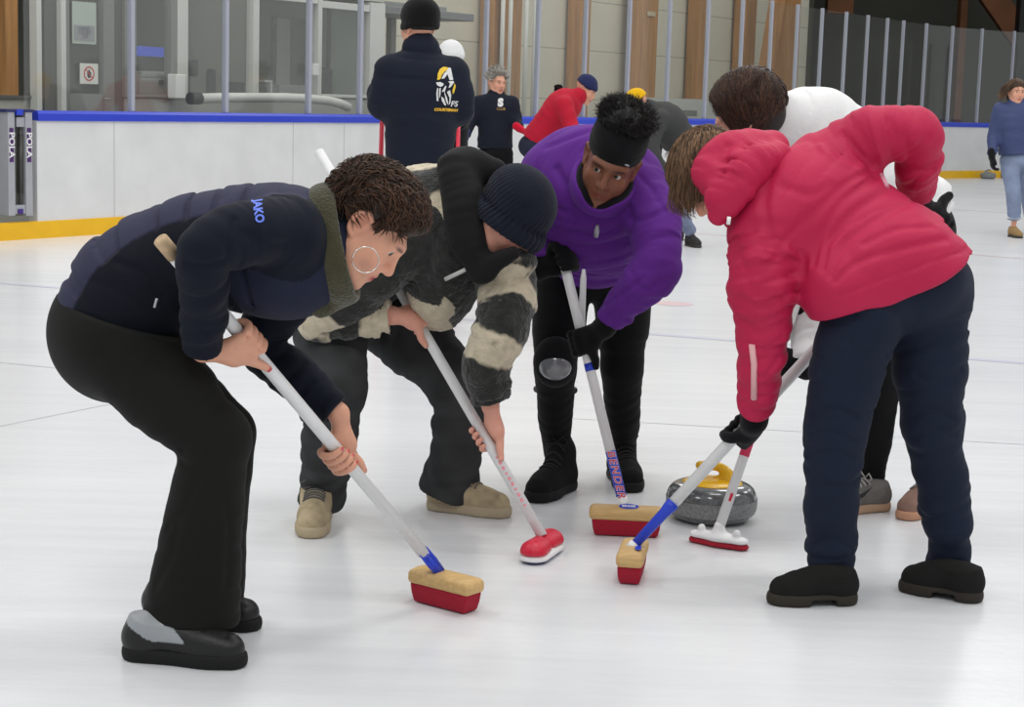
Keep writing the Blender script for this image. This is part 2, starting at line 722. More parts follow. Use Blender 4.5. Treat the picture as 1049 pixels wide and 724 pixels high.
# scuffed board
nt = m_white.node_tree; b = nt.nodes['Principled BSDF']; src = b.inputs['Base Color'].links[0].from_socket
tc = N(nt, 'ShaderNodeTexCoord'); vo = N(nt, 'ShaderNodeTexNoise', Scale=9.0, Detail=8.0, Roughness=0.8)
nt.links.new(tc.outputs['Object'], vo.inputs['Vector'])
rp = N(nt, 'ShaderNodeValToRGB'); rp.color_ramp.elements[0].position = 0.66; rp.color_ramp.elements[1].position = 0.74
nt.links.new(vo.outputs[0], rp.inputs[0])
mx = N(nt, 'ShaderNodeMixRGB'); mx.inputs[2].default_value = (*lin(150, 150, 152), 1)
mm = N(nt, 'ShaderNodeMath', operation='MULTIPLY'); mm.inputs[1].default_value = 0.45
nt.links.new(rp.outputs[0], mm.inputs[0]); nt.links.new(mm.outputs[0], mx.inputs[0]); nt.links.new(src, mx.inputs[1])
nt.links.new(mx.outputs[0], b.inputs['Base Color'])
m_blue = mat('board_blue', lin(38, 62, 190), 0.35)
m_yel = mat('board_yellow', lin(232, 180, 12), 0.4, var=0.06, var_scale=5)
m_alu = mat('aluminium', lin(168, 170, 176), 0.45, 0.3, var=0.06)
m_post = mat('post_paint', lin(160, 163, 176), 0.5, 0.0)
m_white2 = mat('white_paint', lin(205, 205, 200), 0.5)
m_grey = mat('grey_paint', lin(128, 128, 124), 0.6)
m_dgrey = mat('dark_grey_paint', lin(92, 92, 88), 0.6)
m_black = mat('black_paint', lin(24, 24, 26), 0.6)
mg = bpy.data.materials.new('rink_glass'); mg.use_nodes = True
nt = mg.node_tree; nt.nodes.clear()
out = nt.nodes.new('ShaderNodeOutputMaterial')
tr = nt.nodes.new('ShaderNodeBsdfTransparent'); tr.inputs[0].default_value = (0.97, 0.98, 0.97, 1)
gl = nt.nodes.new('ShaderNodeBsdfGlossy'); gl.inputs['Roughness'].default_value = 0.03
df = nt.nodes.new('ShaderNodeBsdfDiffuse'); df.inputs[0].default_value = (0.75, 0.75, 0.72, 1)
m1 = nt.nodes.new('ShaderNodeMixShader'); m1.inputs[0].default_value = 0.025
m2 = nt.nodes.new('ShaderNodeMixShader'); m2.inputs[0].default_value = 0.05
nt.links.new(tr.outputs[0], m1.inputs[1]); nt.links.new(df.outputs[0], m1.inputs[2])
nt.links.new(m1.outputs[0], m2.inputs[1]); nt.links.new(gl.outputs[0], m2.inputs[2])
nt.links.new(m2.outputs[0], out.inputs[0])

S_END = S1 + 15.5
ss = [0, 4, 8, 12, 16, S1] + list(np.arange(S1 + 0.6, S_END, 0.6))
db = empty('dasher_board', P0, 'long white rink boards with blue top rail and yellow kick strip, glass above', 'rink boards')
sweep(MB(), [(0, 0.14), (0, 0.99), (0.1, 0.99), (0.1, 0.0), (0.02, 0.0), (0.02, 0.14)], ss).build('board_panel', m_white, db)
sweep(MB(), [(-0.02, 0.985), (-0.02, 1.045), (-0.005, 1.07), (0.13, 1.07), (0.13, 0.985)], ss).build('top_rail', m_blue, db)
ss2 = [-6] + ss
sweep(MB(), [(-0.012, 0.0), (-0.012, 0.142), (0.02, 0.148), (0.02, 0.0)], ss2).build('kick_strip', m_yel, db)
for u in (117, 300, 352, 421, 545):           # seams between the board sheets
    s = (W(u, 170, 0) - P0) @ TD
    mb = MB(); c = path(s, -0.0005, 0.565); mb.box(c, V(0.004, 0.002, 0.42), np.array([TD, NO, V(0, 0, 1)]))
    mb.build('seam', mat('seam_grey', lin(185, 185, 186), 0.6), db)
posts = [1.15, 2.4, 3.65, 4.5, 5.7, 6.9, 8.05, 9.2, 10.35, 11.5, 12.7, 13.85, 14.9, 15.9, 16.9, 17.95, 18.95, 19.9]
posts += [20.7 + i * 1.0 for i in range(14)]
ZT = 2.88
for i, s in enumerate(posts):
    t = tang(s); no = V(-t[1], t[0], 0)
    zt = ZT if s > 6 else 3.4
    mb = MB(); mb.box(path(s, 0.045, (1.07 + zt) / 2), V(0.022, 0.028, (zt - 1.07) / 2), np.array([t, no, V(0, 0, 1)]))
    mb.build('glass_post', m_post, db, bevel=0.006)
prev = -0.12
for s in posts:
    mb = MB(); k = max(1, int((s - prev) / 0.5)) if s > S1 else 1
    sl = np.linspace(prev + 0.03, s - 0.03, k + 1)
    zt = ZT - 0.02 if s > 6 else 3.38
    sweep(mb, [(0.04, 1.07), (0.04, zt), (0.052, zt), (0.052, 1.07)], list(sl)).build('glass_pane', mg, db)
    prev = s

# --- gate jamb at the left end of the boards
RB = np.array([TD, NO, V(0, 0, 1)])
def plane_box(name, u0, u1, v0, v1, off, dep, mt, parent=None, bevel=0, z0=None, loc=None):
    """upright box standing parallel to the boards, front face at distance off behind them"""
    vm = min(max((v0 + v1) / 2, 0), 400)
    a = (W(u0, vm, off) - P0) @ TD; c = (W(u1, vm, off) - P0) @ TD
    um = (u0 + u1) / 2
    zt = W(um, v0, off)[2]; zb = W(um, v1, off)[2] if z0 is None else z0
    mb = MB(); ctr = P0 + TD * (a + c) / 2 + NO * (off + dep / 2) + V(0, 0, (zt + zb) / 2)
    mb.box(ctr, V(abs(c - a) / 2, dep / 2, abs(zt - zb) / 2), RB)
    base = ctr - V(0, 0, abs(zt - zb) / 2)
    return mb.build(name, mt, parent, bevel, None if parent is not None else base)


gj = empty('gate_jamb', P0 + TD * -0.15, 'aluminium gate post with a latch rod at the left end of the boards', 'gate')
plane_box('side_channel', 8.5, 15.5, 113, 221, -0.02, 0.14, m_alu, gj, 0.004)
plane_box('side_channel', 26.5, 33.5, 113, 221, -0.02, 0.14, m_alu, gj, 0.004)
plane_box('back_plate', 15, 27, 114, 221, 0.06, 0.03, m_grey, gj)
mb = MB(); a = W(21, 126, 0.02); c = W(21.5, 212, 0.02); mb.tube([a, c], 0.013); mb.build('latch_rod', m_dgrey, gj)
mb = MB(); mb.tube([W(21, 137, 0.02), W(21, 198, 0.02)], 0.022); mb.build('rod_sleeve', mat('dark_steel', lin(70, 70, 68), 0.4, 0.4), gj)
plane_box('latch_block', 17, 25.5, 120, 130, -0.01, 0.08, m_alu, gj, 0.003)
plane_box('latch_block', 15.5, 27, 210, 219, -0.01, 0.08, m_alu, gj, 0.003)
plane_box('foot_bolt', 19, 24, 214, 219, -0.02, 0.02, mat('violet_blue', lin(60, 30, 120), 0.4), gj)
plane_box('top_clamp', 6.5, 35.5, 112, 115, -0.03, 0.16, mat('navy_plastic', lin(30, 36, 90), 0.4), gj, 0.003)
plane_box('clamp_bolt', 17.5, 24, 112, 118, -0.04, 0.03, m_blue, gj, 0.004)
m_st = mat('sticker_violet', lin(70, 30, 95), 0.5)
m_wt = mat('white_print', lin(225, 225, 225), 0.6)


def text_mesh(body, size, align='CENTER', bold=0.0, italic=0.0, spacing=1.0):
    cu = bpy.data.curves.new('lettering', 'FONT'); cu.body = body; cu.size = size
    cu.align_x = align; cu.align_y = 'CENTER'; cu.offset = bold; cu.shear = italic; cu.space_character = spacing
    cu.resolution_u = 3
    o = bpy.data.objects.new('lettering', cu); COL.objects.link(o)
    dg = bpy.context.evaluated_depsgraph_get(); dg.update()
    me = bpy.data.meshes.new_from_object(o.evaluated_get(dg))
    bpy.data.objects.remove(o); bpy.data.curves.remove(cu)
    v = np.array([p.co[:2] for p in me.vertices]); f = [tuple(p.vertices) for p in me.polygons]
    bpy.data.meshes.remove(me)
    return v, f


def put_text(name, body, size, o, ex, ey, mt, parent, lift=0.0, **kw):
    v, f = text_mesh(body, size, **kw)
    n = np.cross(ex, ey)
    mb = MB(); mb.raw([o + x * ex + y * ey + n * lift for x, y in v], f)
    return mb.build(name, mt, parent)


for u in (12, 30):
    st = plane_box('sticker', u - 2.1, u + 2.1, 131, 166, -0.0225, 0.002, m_st, gj)
    put_text('lettering', 'POLA', 0.085, W(u, 148.5, -0.0235), V(0, 0, -1), TD, m_wt, st, align='CENTER', bold=0.002)

# --- the glazed office behind the boards
OFF = 1.3
m_in = mat('office_inner_wall', lin(122, 122, 114), 0.8)
m_wood = mat('glulam_wood', lin(168, 122, 74), 0.6, var=0.22, var_scale=2.5, stretch=(6, 6, 0.5))
m_glass2 = mg
def stru(o):
    return struct(o)

# walls of the hall
m_wall = mat('hall_panel', lin(206, 201, 183), 0.7, var=0.05, var_scale=1.2)
nt = m_wall.node_tree; b = nt.nodes['Principled BSDF']; src = b.inputs['Base Color'].links[0].from_socket
tc = N(nt, 'ShaderNodeTexCoord'); sx = N(nt, 'ShaderNodeSeparateXYZ'); nt.links.new(tc.outputs['Object'], sx.inputs[0])
d1 = N(nt, 'ShaderNodeMath', operation='DIVIDE'); d1.inputs[1].default_value = 0.79; nt.links.new(sx.outputs[2], d1.inputs[0])
a1 = N(nt, 'ShaderNodeMath', operation='ADD'); a1.inputs[1].default_value = 0.375; nt.links.new(d1.outputs[0], a1.inputs[0])
f1 = N(nt, 'ShaderNodeMath', operation='FRACT'); nt.links.new(a1.outputs[0], f1.inputs[0])
l1 = N(nt, 'ShaderNodeMath', operation='LESS_THAN'); l1.inputs[1].default_value = 0.022; nt.links.new(f1.outputs[0], l1.inputs[0])
mx = N(nt, 'ShaderNodeMixRGB'); mx.inputs[2].default_value = (*lin(166, 161, 146), 1)
nt.links.new(l1.outputs[0], mx.inputs[0]); nt.links.new(src, mx.inputs[1]); nt.links.new(mx.outputs[0], b.inputs['Base Color'])

HW = 3.2
def span(u, off, v=60):
    return (W(u, v, off) - P0) @ TD
sA, sB = span(392, HW), span(826, HW)
mb = MB(); mb.box(P0 + TD * (sA - 1 + sB) / 2 + NO * (HW + 0.1) + V(0, 0, 5), V((sB - sA + 1) / 2, 0.1, 5), RB)
struct(mb.build('wall_left', m_wall, loc=P0 + TD * sA + NO * HW))
m_dark = mat('unlit_wall_tone', lin(66, 67, 58), 0.9, var=0.12, var_scale=0.6)  # lack of light at the far end is put into this wall colour
mb = MB(); mb.box(V(24, 47.5, 5), V(18, 0.1, 5)); struct(mb.build('wall_back', m_dark, loc=V(24, 47.5, 0)))
pA = P0 + TD * sB + NO * HW
mb = MB(); q = V(6.2, 47.4, 0); dd = nrm(q - pA)
mb.box((pA + q) / 2 + V(0, 0, 5), V(np.linalg.norm(q - pA) / 2, 0.1, 5), np.array([dd, V(-dd[1], dd[0], 0), V(0, 0, 1)]))
struct(mb.build('wall_corner', m_dark, loc=pA))
# concrete behind the boards
mb = MB(); mb.raw([path(-14, 0.1, -0.02), path(36, 0.1, -0.02) , path(36, 9, -0.02), path(-14, 9, -0.02)], [(0, 1, 2, 3)])
fl = [path(s, 0.1, -0.01) for s in np.linspace(-14, S1, 3)] + [path(s, 0.1, -0.01) for s in np.arange(S1 + 1, S_END, 1.0)]
fo = [V(40, 20, -0.01), V(40, 50, -0.01), V(0, 50, -0.01), path(-14, 8, -0.01)]
mb = MB(); mb.raw(fl + fo, [tuple(range(len(fl) + 4))])
struct(mb.build('floor_hall', mat('concrete', lin(92, 86, 80), 0.85, var=0.1)))
# pale low wall below the panels and a small grey box
struct(plane_box('trim_8', 640, 812, 102, 160, 2.7, 0.2, mat('pale_plinth', lin(196, 196, 190), 0.7), z0=0))
plane = plane_box('electric_box', 700, 714, 113, 119, 2.45, 0.2, m_grey)
tag(plane, 'small grey box low on the pale wall behind the far boards', 'box')
# columns of glued timber
cols = [(507, 518, 2.9), (528, 535.5, 2.6), (596, 606, 2.9), (657, 675, 2.8), (718, 728, 2.9), (765, 776, 2.9), (806, 821, 2.9)]
nm = ['narrow brown timber column left of the white pipes on the hall wall',
      'slim orange-brown timber column between the white pipe pairs',
      'brown timber column above the navy-capped person in red',
      'widest brown timber column on the hall wall, with a pale plate',
      'brown timber column right of the widest one on the hall wall',
      'brown timber column above the dark-haired head of the white-jacketed person',
      'brown timber column where the beige wall turns dark']
for (u0, u1, of), lb in zip(cols, nm):
    o = plane_box('timber_column', u0, u1, -150, 130, of, 0.25, m_wood, z0=0, bevel=0.01)
    tag(o, lb, 'column', 'timber columns of the hall wall')
o = plane_box('wall_plate', 664, 671.5, 12, 16.5, 2.77, 0.02, mat('pale_plate', lin(190, 176, 150), 0.6))
tag(o, 'small pale plate fixed to the widest timber column', 'plate')
# leaning brace
a, c = W(785, 70, 2.45), W(803, -40, 2.45)
mb = MB(); mb.box((a + c) / 2, V(0.14, 0.1, np.linalg.norm(c - a) / 2), frame(c - a, TD)); o = mb.build('timber_brace', m_wood, loc=a)
tag(o, 'sloping brown timber brace leaning to the last beige-wall column', 'brace')
for u, w_, lb in ((519, 2, 'first thin white pipe from the left on the beige wall'), (527, 2, 'second thin white pipe from the left on the beige wall'),
                  (543.5, 2.4, 'third thin white pipe from the left on the beige wall'), (552.5, 2.4, 'fourth thin white pipe from the left on the beige wall')):
    t = W(u, -120, 2.3); mb = MB(); mb.tube([V(t[0], t[1], 0), V(t[0], t[1], t[2])], 0.032, 10)
    o = mb.build('white_pipe', m_white2, loc=V(t[0], t[1], 0)); tag(o, lb, 'pipe', 'thin white pipes on the hall wall')
# dark end: timber column, brace, beam end and a black steel post
m_wood2 = mat('shaded_timber', lin(120, 74, 42), 0.7, var=0.2, var_scale=2.0)  # timber brown darkened, shade of the unlit end is in the colour
def back_box(name, u0, u1, v0, v1, Y, mt, lb, cat, rot=0, zb=None):
    a, c = J(u0, v1, Y), J(u1, v0, Y)
    zb = a[2] if zb is None else zb
    ctr = V((a[0] + c[0]) / 2, Y, (zb + c[2]) / 2)
    mb = MB(); mb.box(ctr, V(abs(c[0] - a[0]) / 2, 0.2, abs(c[2] - zb) / 2))
    return tag(mb.build(name, mt, None, 0.01, V(ctr[0], Y, zb)), lb, cat)
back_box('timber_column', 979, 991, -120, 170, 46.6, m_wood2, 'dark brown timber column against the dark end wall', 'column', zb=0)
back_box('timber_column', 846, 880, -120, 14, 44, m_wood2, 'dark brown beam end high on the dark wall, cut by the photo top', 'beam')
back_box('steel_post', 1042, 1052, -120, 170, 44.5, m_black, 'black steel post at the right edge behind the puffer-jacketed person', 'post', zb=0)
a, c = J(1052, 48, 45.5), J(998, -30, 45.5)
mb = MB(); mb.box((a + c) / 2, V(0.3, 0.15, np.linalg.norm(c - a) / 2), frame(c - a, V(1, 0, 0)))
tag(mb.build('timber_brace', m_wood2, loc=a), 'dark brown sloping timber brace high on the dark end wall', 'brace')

# office: outer frame
wl = plane_box('wall_office', -60, 394, -220, -160, OFF, 0.12, m_white2); struct(wl)
struct(plane_box('wall_office_back', -90, 450, -260, 160, 4.2, 0.1, m_in, z0=0))
sR = span(393, OFF)
mb = MB(); mb.box(P0 + TD * sR + NO * (OFF + 1.0) + V(0, 0, 2.0), V(0.05, 0.95, 2.0), RB); struct(mb.build('wall_office_side', mat('office_end_panel', lin(182, 180, 168), 0.7), loc=P0 + TD * sR + NO * OFF))
mb = MB(); mb.box(P0 + TD * (sR - 5) + NO * (OFF + 1.5) + V(0, 0, 3.6), V(5.0, 1.4, 0.05), RB); struct(mb.build('ceiling_office', m_grey, loc=P0 + TD * (sR - 5) + NO * OFF + V(0, 0, 3.5)))
# low office wall
struct(plane_box('wall_office_low', 128, 393, 100, 200, OFF, 0.15, mat('office_low_panel', lin(152, 152, 146), 0.7), z0=0))
struct(plane_box('wall_gate', -60, 37, 98, 200, OFF + 0.1, 0.15, mat('gate_back_panel', lin(176, 176, 168), 0.7), z0=0))
struct(plane_box('trim_9', -60, 37, 157, 163, OFF + 0.05, 0.05, m_dgrey))
struct(plane_box('trim_10', -60, 37, 97, 100, OFF + 0.06, 0.05, m_dgrey))
struct(plane_box('wall_gate_upper', -60, 5, -200, 95, OFF + 0.3, 0.1, mat('gate_dark', lin(72, 74, 68), 0.7)))
tag(plane_box('timber_column', 5, 18, -200, 95, OFF + 0.15, 0.2, m_wood, z0=0), 'orange-brown timber column at the far left behind the glass', 'column')
# white frames of the office front: each window a structure piece with its pane
wn = [0]
def window(u0, u1, v0, v1, fr):
    """fr = frame widths left, right, top, bottom in photo units"""
    wn[0] += 1
    ctr = W((u0 + u1) / 2, v1, OFF)
    w = bpy.data.objects.new('window_%d' % wn[0], None); COL.objects.link(w); w.location = tuple(ctr); struct(w)
    l, r, t, bt, mt = fr
    if l: plane_box('window_frame', u0, u0 + l, v0, v1, OFF - 0.02, 0.1, mt, w, 0.004)
    if r: plane_box('window_frame', u1 - r, u1, v0, v1, OFF - 0.02, 0.1, mt, w, 0.004)
    if t: plane_box('window_frame', u0 + l, u1 - r, v0, v0 + t, OFF - 0.02, 0.1, mt, w, 0.004)
    if bt: plane_box('window_frame', u0 + l, u1 - r, v1 - bt, v1, OFF - 0.02, 0.1, mt, w, 0.004)
    plane_box('window_pane', u0 + l, u1 - r, v0 + t, v1 - bt, OFF + 0.03, 0.01, mg, w)
    return w
window(37.5, 45, -160, 120, (5, 0, 0, 0, m_white2))
window(128, 182, -160, 100, (12, 6.5, 4, 3, m_grey))
window(182, 266, -160, 100, (11, 6, 4, 3, m_white2))
window(266, 330, -6, 100, (0, 4, 7, 3, m_white2))
window(330, 394, 3, 100, (0, 15, 7, 3, m_white2))
struct(plane_box('trim_11', 266, 394, -120, -4, OFF, 0.1, mat('header_panel', lin(176, 175, 166), 0.6)))
# slim side light next to the last window
struct(plane_box('trim_12', 371, 384, 12, 100, OFF + 0.2, 0.05, m_grey))
# glazed door
dr = bpy.data.objects.new('door_1', None); COL.objects.link(dr); dr.location = tuple(W(92, 150, OFF)); struct(dr)
plane_box('door_frame', 45, 62, -180, 200, OFF + 0.02, 0.1, m_dgrey, dr, z0=0)
plane_box('door_frame', 62.5, 67.5, -180, 200, OFF - 0.04, 0.12, m_white2, dr, z0=0)
plane_box('door_stile', 67.5, 71, -180, 200, OFF, 0.06, m_grey, dr, z0=0)
plane_box('door_stile', 106, 117, -180, 200, OFF, 0.06, m_grey, dr, z0=0)
plane_box('door_stile', 117, 128, -180, 200, OFF + 0.02, 0.08, m_dgrey, dr, z0=0)
plane_box('door_rail', 71, 106, 96, 200, OFF, 0.05, m_grey, dr, z0=0)
plane_box('door_pane', 71, 106, -180, 97, OFF + 0.02, 0.01, mg, dr)
mb = MB(); mb.tube([W(107, 101, OFF - 0.01), W(107, 101, OFF - 0.06), W(113, 101.5, OFF - 0.06)], 0.008, 8); mb.build('door_handle', m_alu, dr)
o = plane_box('paper_sheet', 74, 98.5, 2, 45, OFF - 0.012, 0.003, mat('pale_green_paper', lin(176, 186, 176), 0.7))
tag(o, 'large pale green sheet taped inside the glazed door', 'paper')
o = plane_box('notice', 76, 97, 26, 42, OFF - 0.016, 0.003, mat('grey_paper', lin(150, 152, 154), 0.7))
tag(o, 'grey notice with handwriting on the pale green sheet', 'paper')
TI = nrm(TD + V(0, 0, 0.12))
for i, tx in enumerate(('HAND', 'COURT', 'LES')):
    put_text('lettering', tx, 0.05, W(86.5 + i * 0.5, 29.5 + i * 4, OFF - 0.018), TD, V(0, 0, 1), mat('grey_ink', lin(70, 70, 80), 0.7), o)
o = plane_box('prohibition_sign', 82, 100.5, 65, 86, OFF - 0.012, 0.004, mat('sign_white', lin(224, 222, 216), 0.5))
tag(o, 'square white sign with a red ring on the glazed door', 'sign')
c0 = W(91.3, 75.5, OFF - 0.014)
mb = MB(); sg = 28
vv = [c0 + r * (TD * math.cos(2 * PI * k / sg) + V(0, 0, 1) * math.sin(2 * PI * k / sg)) for r in (0.056, 0.070) for k in range(sg)]
mb.raw(vv, [(k, (k + 1) % sg, sg + (k + 1) % sg, sg + k) for k in range(sg)])
dg_ = nrm(TD - V(0, 0, 1)); dp_ = nrm(TD + V(0, 0, 1)) * 0.006
mb.raw([c0 - dg_ * 0.06 - dp_, c0 + dg_ * 0.06 - dp_, c0 + dg_ * 0.06 + dp_, c0 - dg_ * 0.06 + dp_], [(0, 1, 2, 3)])
mb.build('ring', mat('sign_red', lin(196, 60, 48), 0.5), o)
mb = MB(); f0 = c0 + NO * 0.0005
shape = [(-0.008, 0.04), (0.008, 0.04), (0.01, 0.022), (0.026, 0.015), (0.028, -0.012), (0.014, -0.04), (-0.014, -0.04), (-0.026, -0.01), (-0.024, 0.012), (-0.01, 0.022)]
mb.raw([f0 + TD * x + V(0, 0, 1) * y for x, y in shape], [tuple(range(10))]); mb.build('pictogram', mat('sign_black', lin(40, 38, 38), 0.5), o)

# pipe rail in front of the office windows
rail = [W(u, v, 0.75) for u, v in ((203, 101), (230, 100), (260, 100), (290, 100), (315, 101), (335, 103), (348, 106), (357, 110))]
rl = empty('pipe_rail', (rail[0][0], rail[0][1], 0), 'thick white pipe rail below the office windows, bent down at one end', 'rail')
mb = MB(); mb.tube(rail, 0.05, 14); mb.build('pipe', m_white2, rl)
mb = MB(); mb.tube([rail[0] - TD * 0.12, rail[0] + TD * 0.02], 0.06, 14); mb.build('end_cap', m_black, rl)
for k in (1, 4):
    mb = MB(); mb.tube([rail[k], V(rail[k][0], rail[k][1], 0)], 0.03, 10); mb.build('stand', m_grey, rl)
# things of the office
pr = empty('copier', W(158, 100, 2.0) * V(1, 1, 0), 'grey office copier behind the first office window', 'copier')
z0_ = W(158, 99, 2.0)[2]
plane_box('body', 143, 174, 80, 140, 2.0, 0.6, mat('copier_grey', lin(150, 152, 150), 0.6), pr, 0.02, z0=0)
plane_box('lid', 146, 171, 73, 80, 2.05, 0.5, mat('copier_lid', lin(165, 167, 165), 0.6), pr, 0.02)
plane_box('control_panel', 164, 169, 82, 87, 1.98, 0.02, m_dgrey, pr)
bd = empty('wall_screen', W(158, 75, 2.9), 'dark screen with a blue top strip above the copier', 'screen')
plane_box('screen', 141, 175, 57, 76, 2.8, 0.06, mat('screen_dark', lin(50, 48, 38), 0.3), bd, 0.004)
plane_box('top_strip', 141, 175, 48, 58, 2.78, 0.07, mat('screen_blue', lin(60, 86, 226), .4, emit=.35), bd, 0.004)
tag(plane_box('white_box', 180.5, 190.5, 76, 101, OFF - 0.16, 0.12, mat('white_plastic', lin(232, 232, 230), 0.4), bevel=0.01), 'tall white box in front of the white window post', 'box')
tag(plane_box('white_switch', 321, 327, 65, 77, OFF - 0.1, 0.06, mat('switch_plastic', lin(226, 226, 222), 0.4), bevel=0.006), 'small white switch box on the slim window post', 'box')
mo = empty('monitor', W(198, 92, 1.9), 'black monitor on a stand seen beside the white window post', 'monitor')
plane_box('screen', 192, 203, 61, 78, 1.9, 0.05, m_black, mo, 0.006)
plane_box('stand', 195, 199, 78, 96.6, 1.93, 0.05, m_grey, mo)
plane_box('base', 184, 203, 70, 74, 1.85, 0.1, m_black, mo)
ds = empty('desk', W(225, 100, 2.2) * V(1, 1, 0), 'long grey desk behind the second office window', 'desk')
plane_box('desk_top', 196, 258, 97, 100, 1.75, 0.7, m_grey, ds, 0.005)
for u in (199, 255):
    plane_box('leg', u - 2, u + 2, 99, 140, 1.8, 0.05, m_dgrey, ds, z0=0)
def office_chair(u, v0, v1, w_, off, lb, mt):
    bs = W(u, v1, off); c = empty('office_chair', V(bs[0], bs[1], 0), lb, 'chair')
    z1 = W(u, v0, off)[2]
    f = Field(); s = w_ / 1800 * bs[1] / 2 * 1.15
    f.add(Box(V(bs[0], bs[1], z1 - 0.22), V(s, 0.05, 0.22), RB, 0.04)); part('backrest', f, 0.02, mt, c)
    f = Field(); f.add(Box(V(bs[0], bs[1], max(z1 - 0.5, 0.45)) - NO * 0.25, V(s, 0.25, 0.045), RB, 0.035)); part('seat', f, 0.02, mt, c)
    mb = MB(); p = V(bs[0], bs[1], 0) - NO * 0.25; mb.tube([p + V(0, 0, 0.05), p + V(0, 0, max(z1 - 0.5, 0.45))], 0.03, 10); mb.build('column', m_grey, c)
    mb = MB()
    for k in range(5):
        an = 2 * PI * k / 5; mb.tube([p + V(0, 0, 0.08), p + V(0.2 * math.cos(an), 0.2 * math.sin(an), 0.04)], 0.022, 8)
    mb.build('star_base', m_black, c)
m_cl = mat('chair_black', lin(40, 40, 42), 0.8)
office_chair(216, 70, 99, 9, 2.55, 'dark swivel chair with narrow back at the office desk', m_cl)
tag(plane_box('dark_box', 243, 251, 84, 96.8, 2.0, 0.2, m_cl, bevel=0.01), 'small dark box standing on the office desk', 'box')
office_chair(333, 69, 99, 15, 1.9, 'wide dark swivel chair behind the last office window', m_cl)
st = empty('white_stool', W(276, 100, 1.7) * V(1, 1, 0), 'slim white stand behind the third office window', 'stand')
plane_box('top', 271, 279, 82, 84, 1.6, 0.16, m_white2, st); plane_box('post', 276.5, 279, 83, 140, 1.65, 0.05, m_white2, st, z0=0)
plane_box('base', 271, 282, 138, 140, 1.58, 0.22, m_white2, st, z0=0)
zt_ = W(355, 9, 1.8)[2]
mb = MB(); mb.box(P0 + TD * (sR - .065) + NO * 1.82 + V(0, 0, zt_ / 2), V(.015, .21, zt_ / 2), RB)
d2 = struct(mb.build('door_2', mat('inner_door', lin(196, 208, 196), 0.7), loc=P0 + TD * (sR - .065) + NO * 1.82))
mb = MB(); mb.box(P0 + TD * (sR - .07) + NO * 2.06 + V(0, 0, zt_ / 2), V(.02, .03, zt_ / 2), RB); mb.build('door_frame', m_dgrey, d2)
struct(plane_box('door_3', 283, 297, 19, 140, 2.3, 0.05, mat('inner_door_grey', lin(186, 188, 182), 0.7), z0=0))
struct(plane_box('trim_13', 280, 283, 17, 140, 2.28, 0.05, m_dgrey, z0=0))
cb = empty('grey_cabinet', W(310, 100, 2.3) * V(1, 1, 0), 'tall grey cabinet behind the third office window', 'cabinet')
plane_box('body', 298, 322, 20, 140, 2.3, 0.3, m_grey, cb, 0.01, z0=0); plane_box('door', 299, 310, 22, 90, 2.28, 0.02, m_grey, cb)
tag(plane_box('low_cupboard', 286, 318, 87, 140, 1.75, 0.4, mat('cupboard_grey', lin(150, 152, 148), 0.6), z0=0, bevel=0.01), 'low grey cupboard behind the third office window', 'cupboard')
# canopy at the end of the office
cn = empty('grey_canopy', W(402, 100, 1.6) * V(1, 1, 0), 'grey flat canopy on a slim post at the office corner', 'canopy')
plane_box('slab', 394, 486, 10, 18, 1.5, 0.8, mat('canopy_grey', lin(112, 114, 114), 0.6), cn, 0.01)
plane_box('upper_slab', 394, 458, 4, 10, 1.6, 0.7, mat('canopy_grey_light', lin(128, 130, 128), 0.6), cn, 0.01)
plane_box('post', 400, 405, 18, 140, 1.7, 0.08, m_dgrey, cn, z0=0)

# ------------------------------------------------------------------ light: rows of hall lamps, plus an added even world fill, roof left off
wd = bpy.data.worlds.new('world'); SC.world = wd; wd.use_nodes = True
wd.node_tree.nodes['Background'].inputs[0].default_value = (0.95, 0.98, 1.0, 1)
wd.node_tree.nodes['Background'].inputs[1].default_value = 0.55
def lamp(x, y, z, sx_, sy_, p):
    l = bpy.data.lights.new('hall_lamp', 'AREA'); l.shape = 'RECTANGLE'; l.size = sx_; l.size_y = sy_; l.energy = p
    l.color = (1.0, 0.985, 0.96)
    o = bpy.data.objects.new('hall_lamp', l); o.location = (x, y, z); COL.objects.link(o)
for x in (-7, 0, 7):
    for y in (-2, 6, 14, 23):
        lamp(x + 0.25 * y, y, 9.0, 2.4, 3.2, 215)
SC.view_settings.view_transform = 'Standard'; SC.view_settings.look = 'None'
SC.view_settings.gamma = 1; SC.view_settings.use_curve_mapping = False
SC.view_settings.exposure = 0.0
# ------------------------------------------------------------------ people
SKIN = lin(214, 158, 132)
UPZ = V(0, 0, 1)


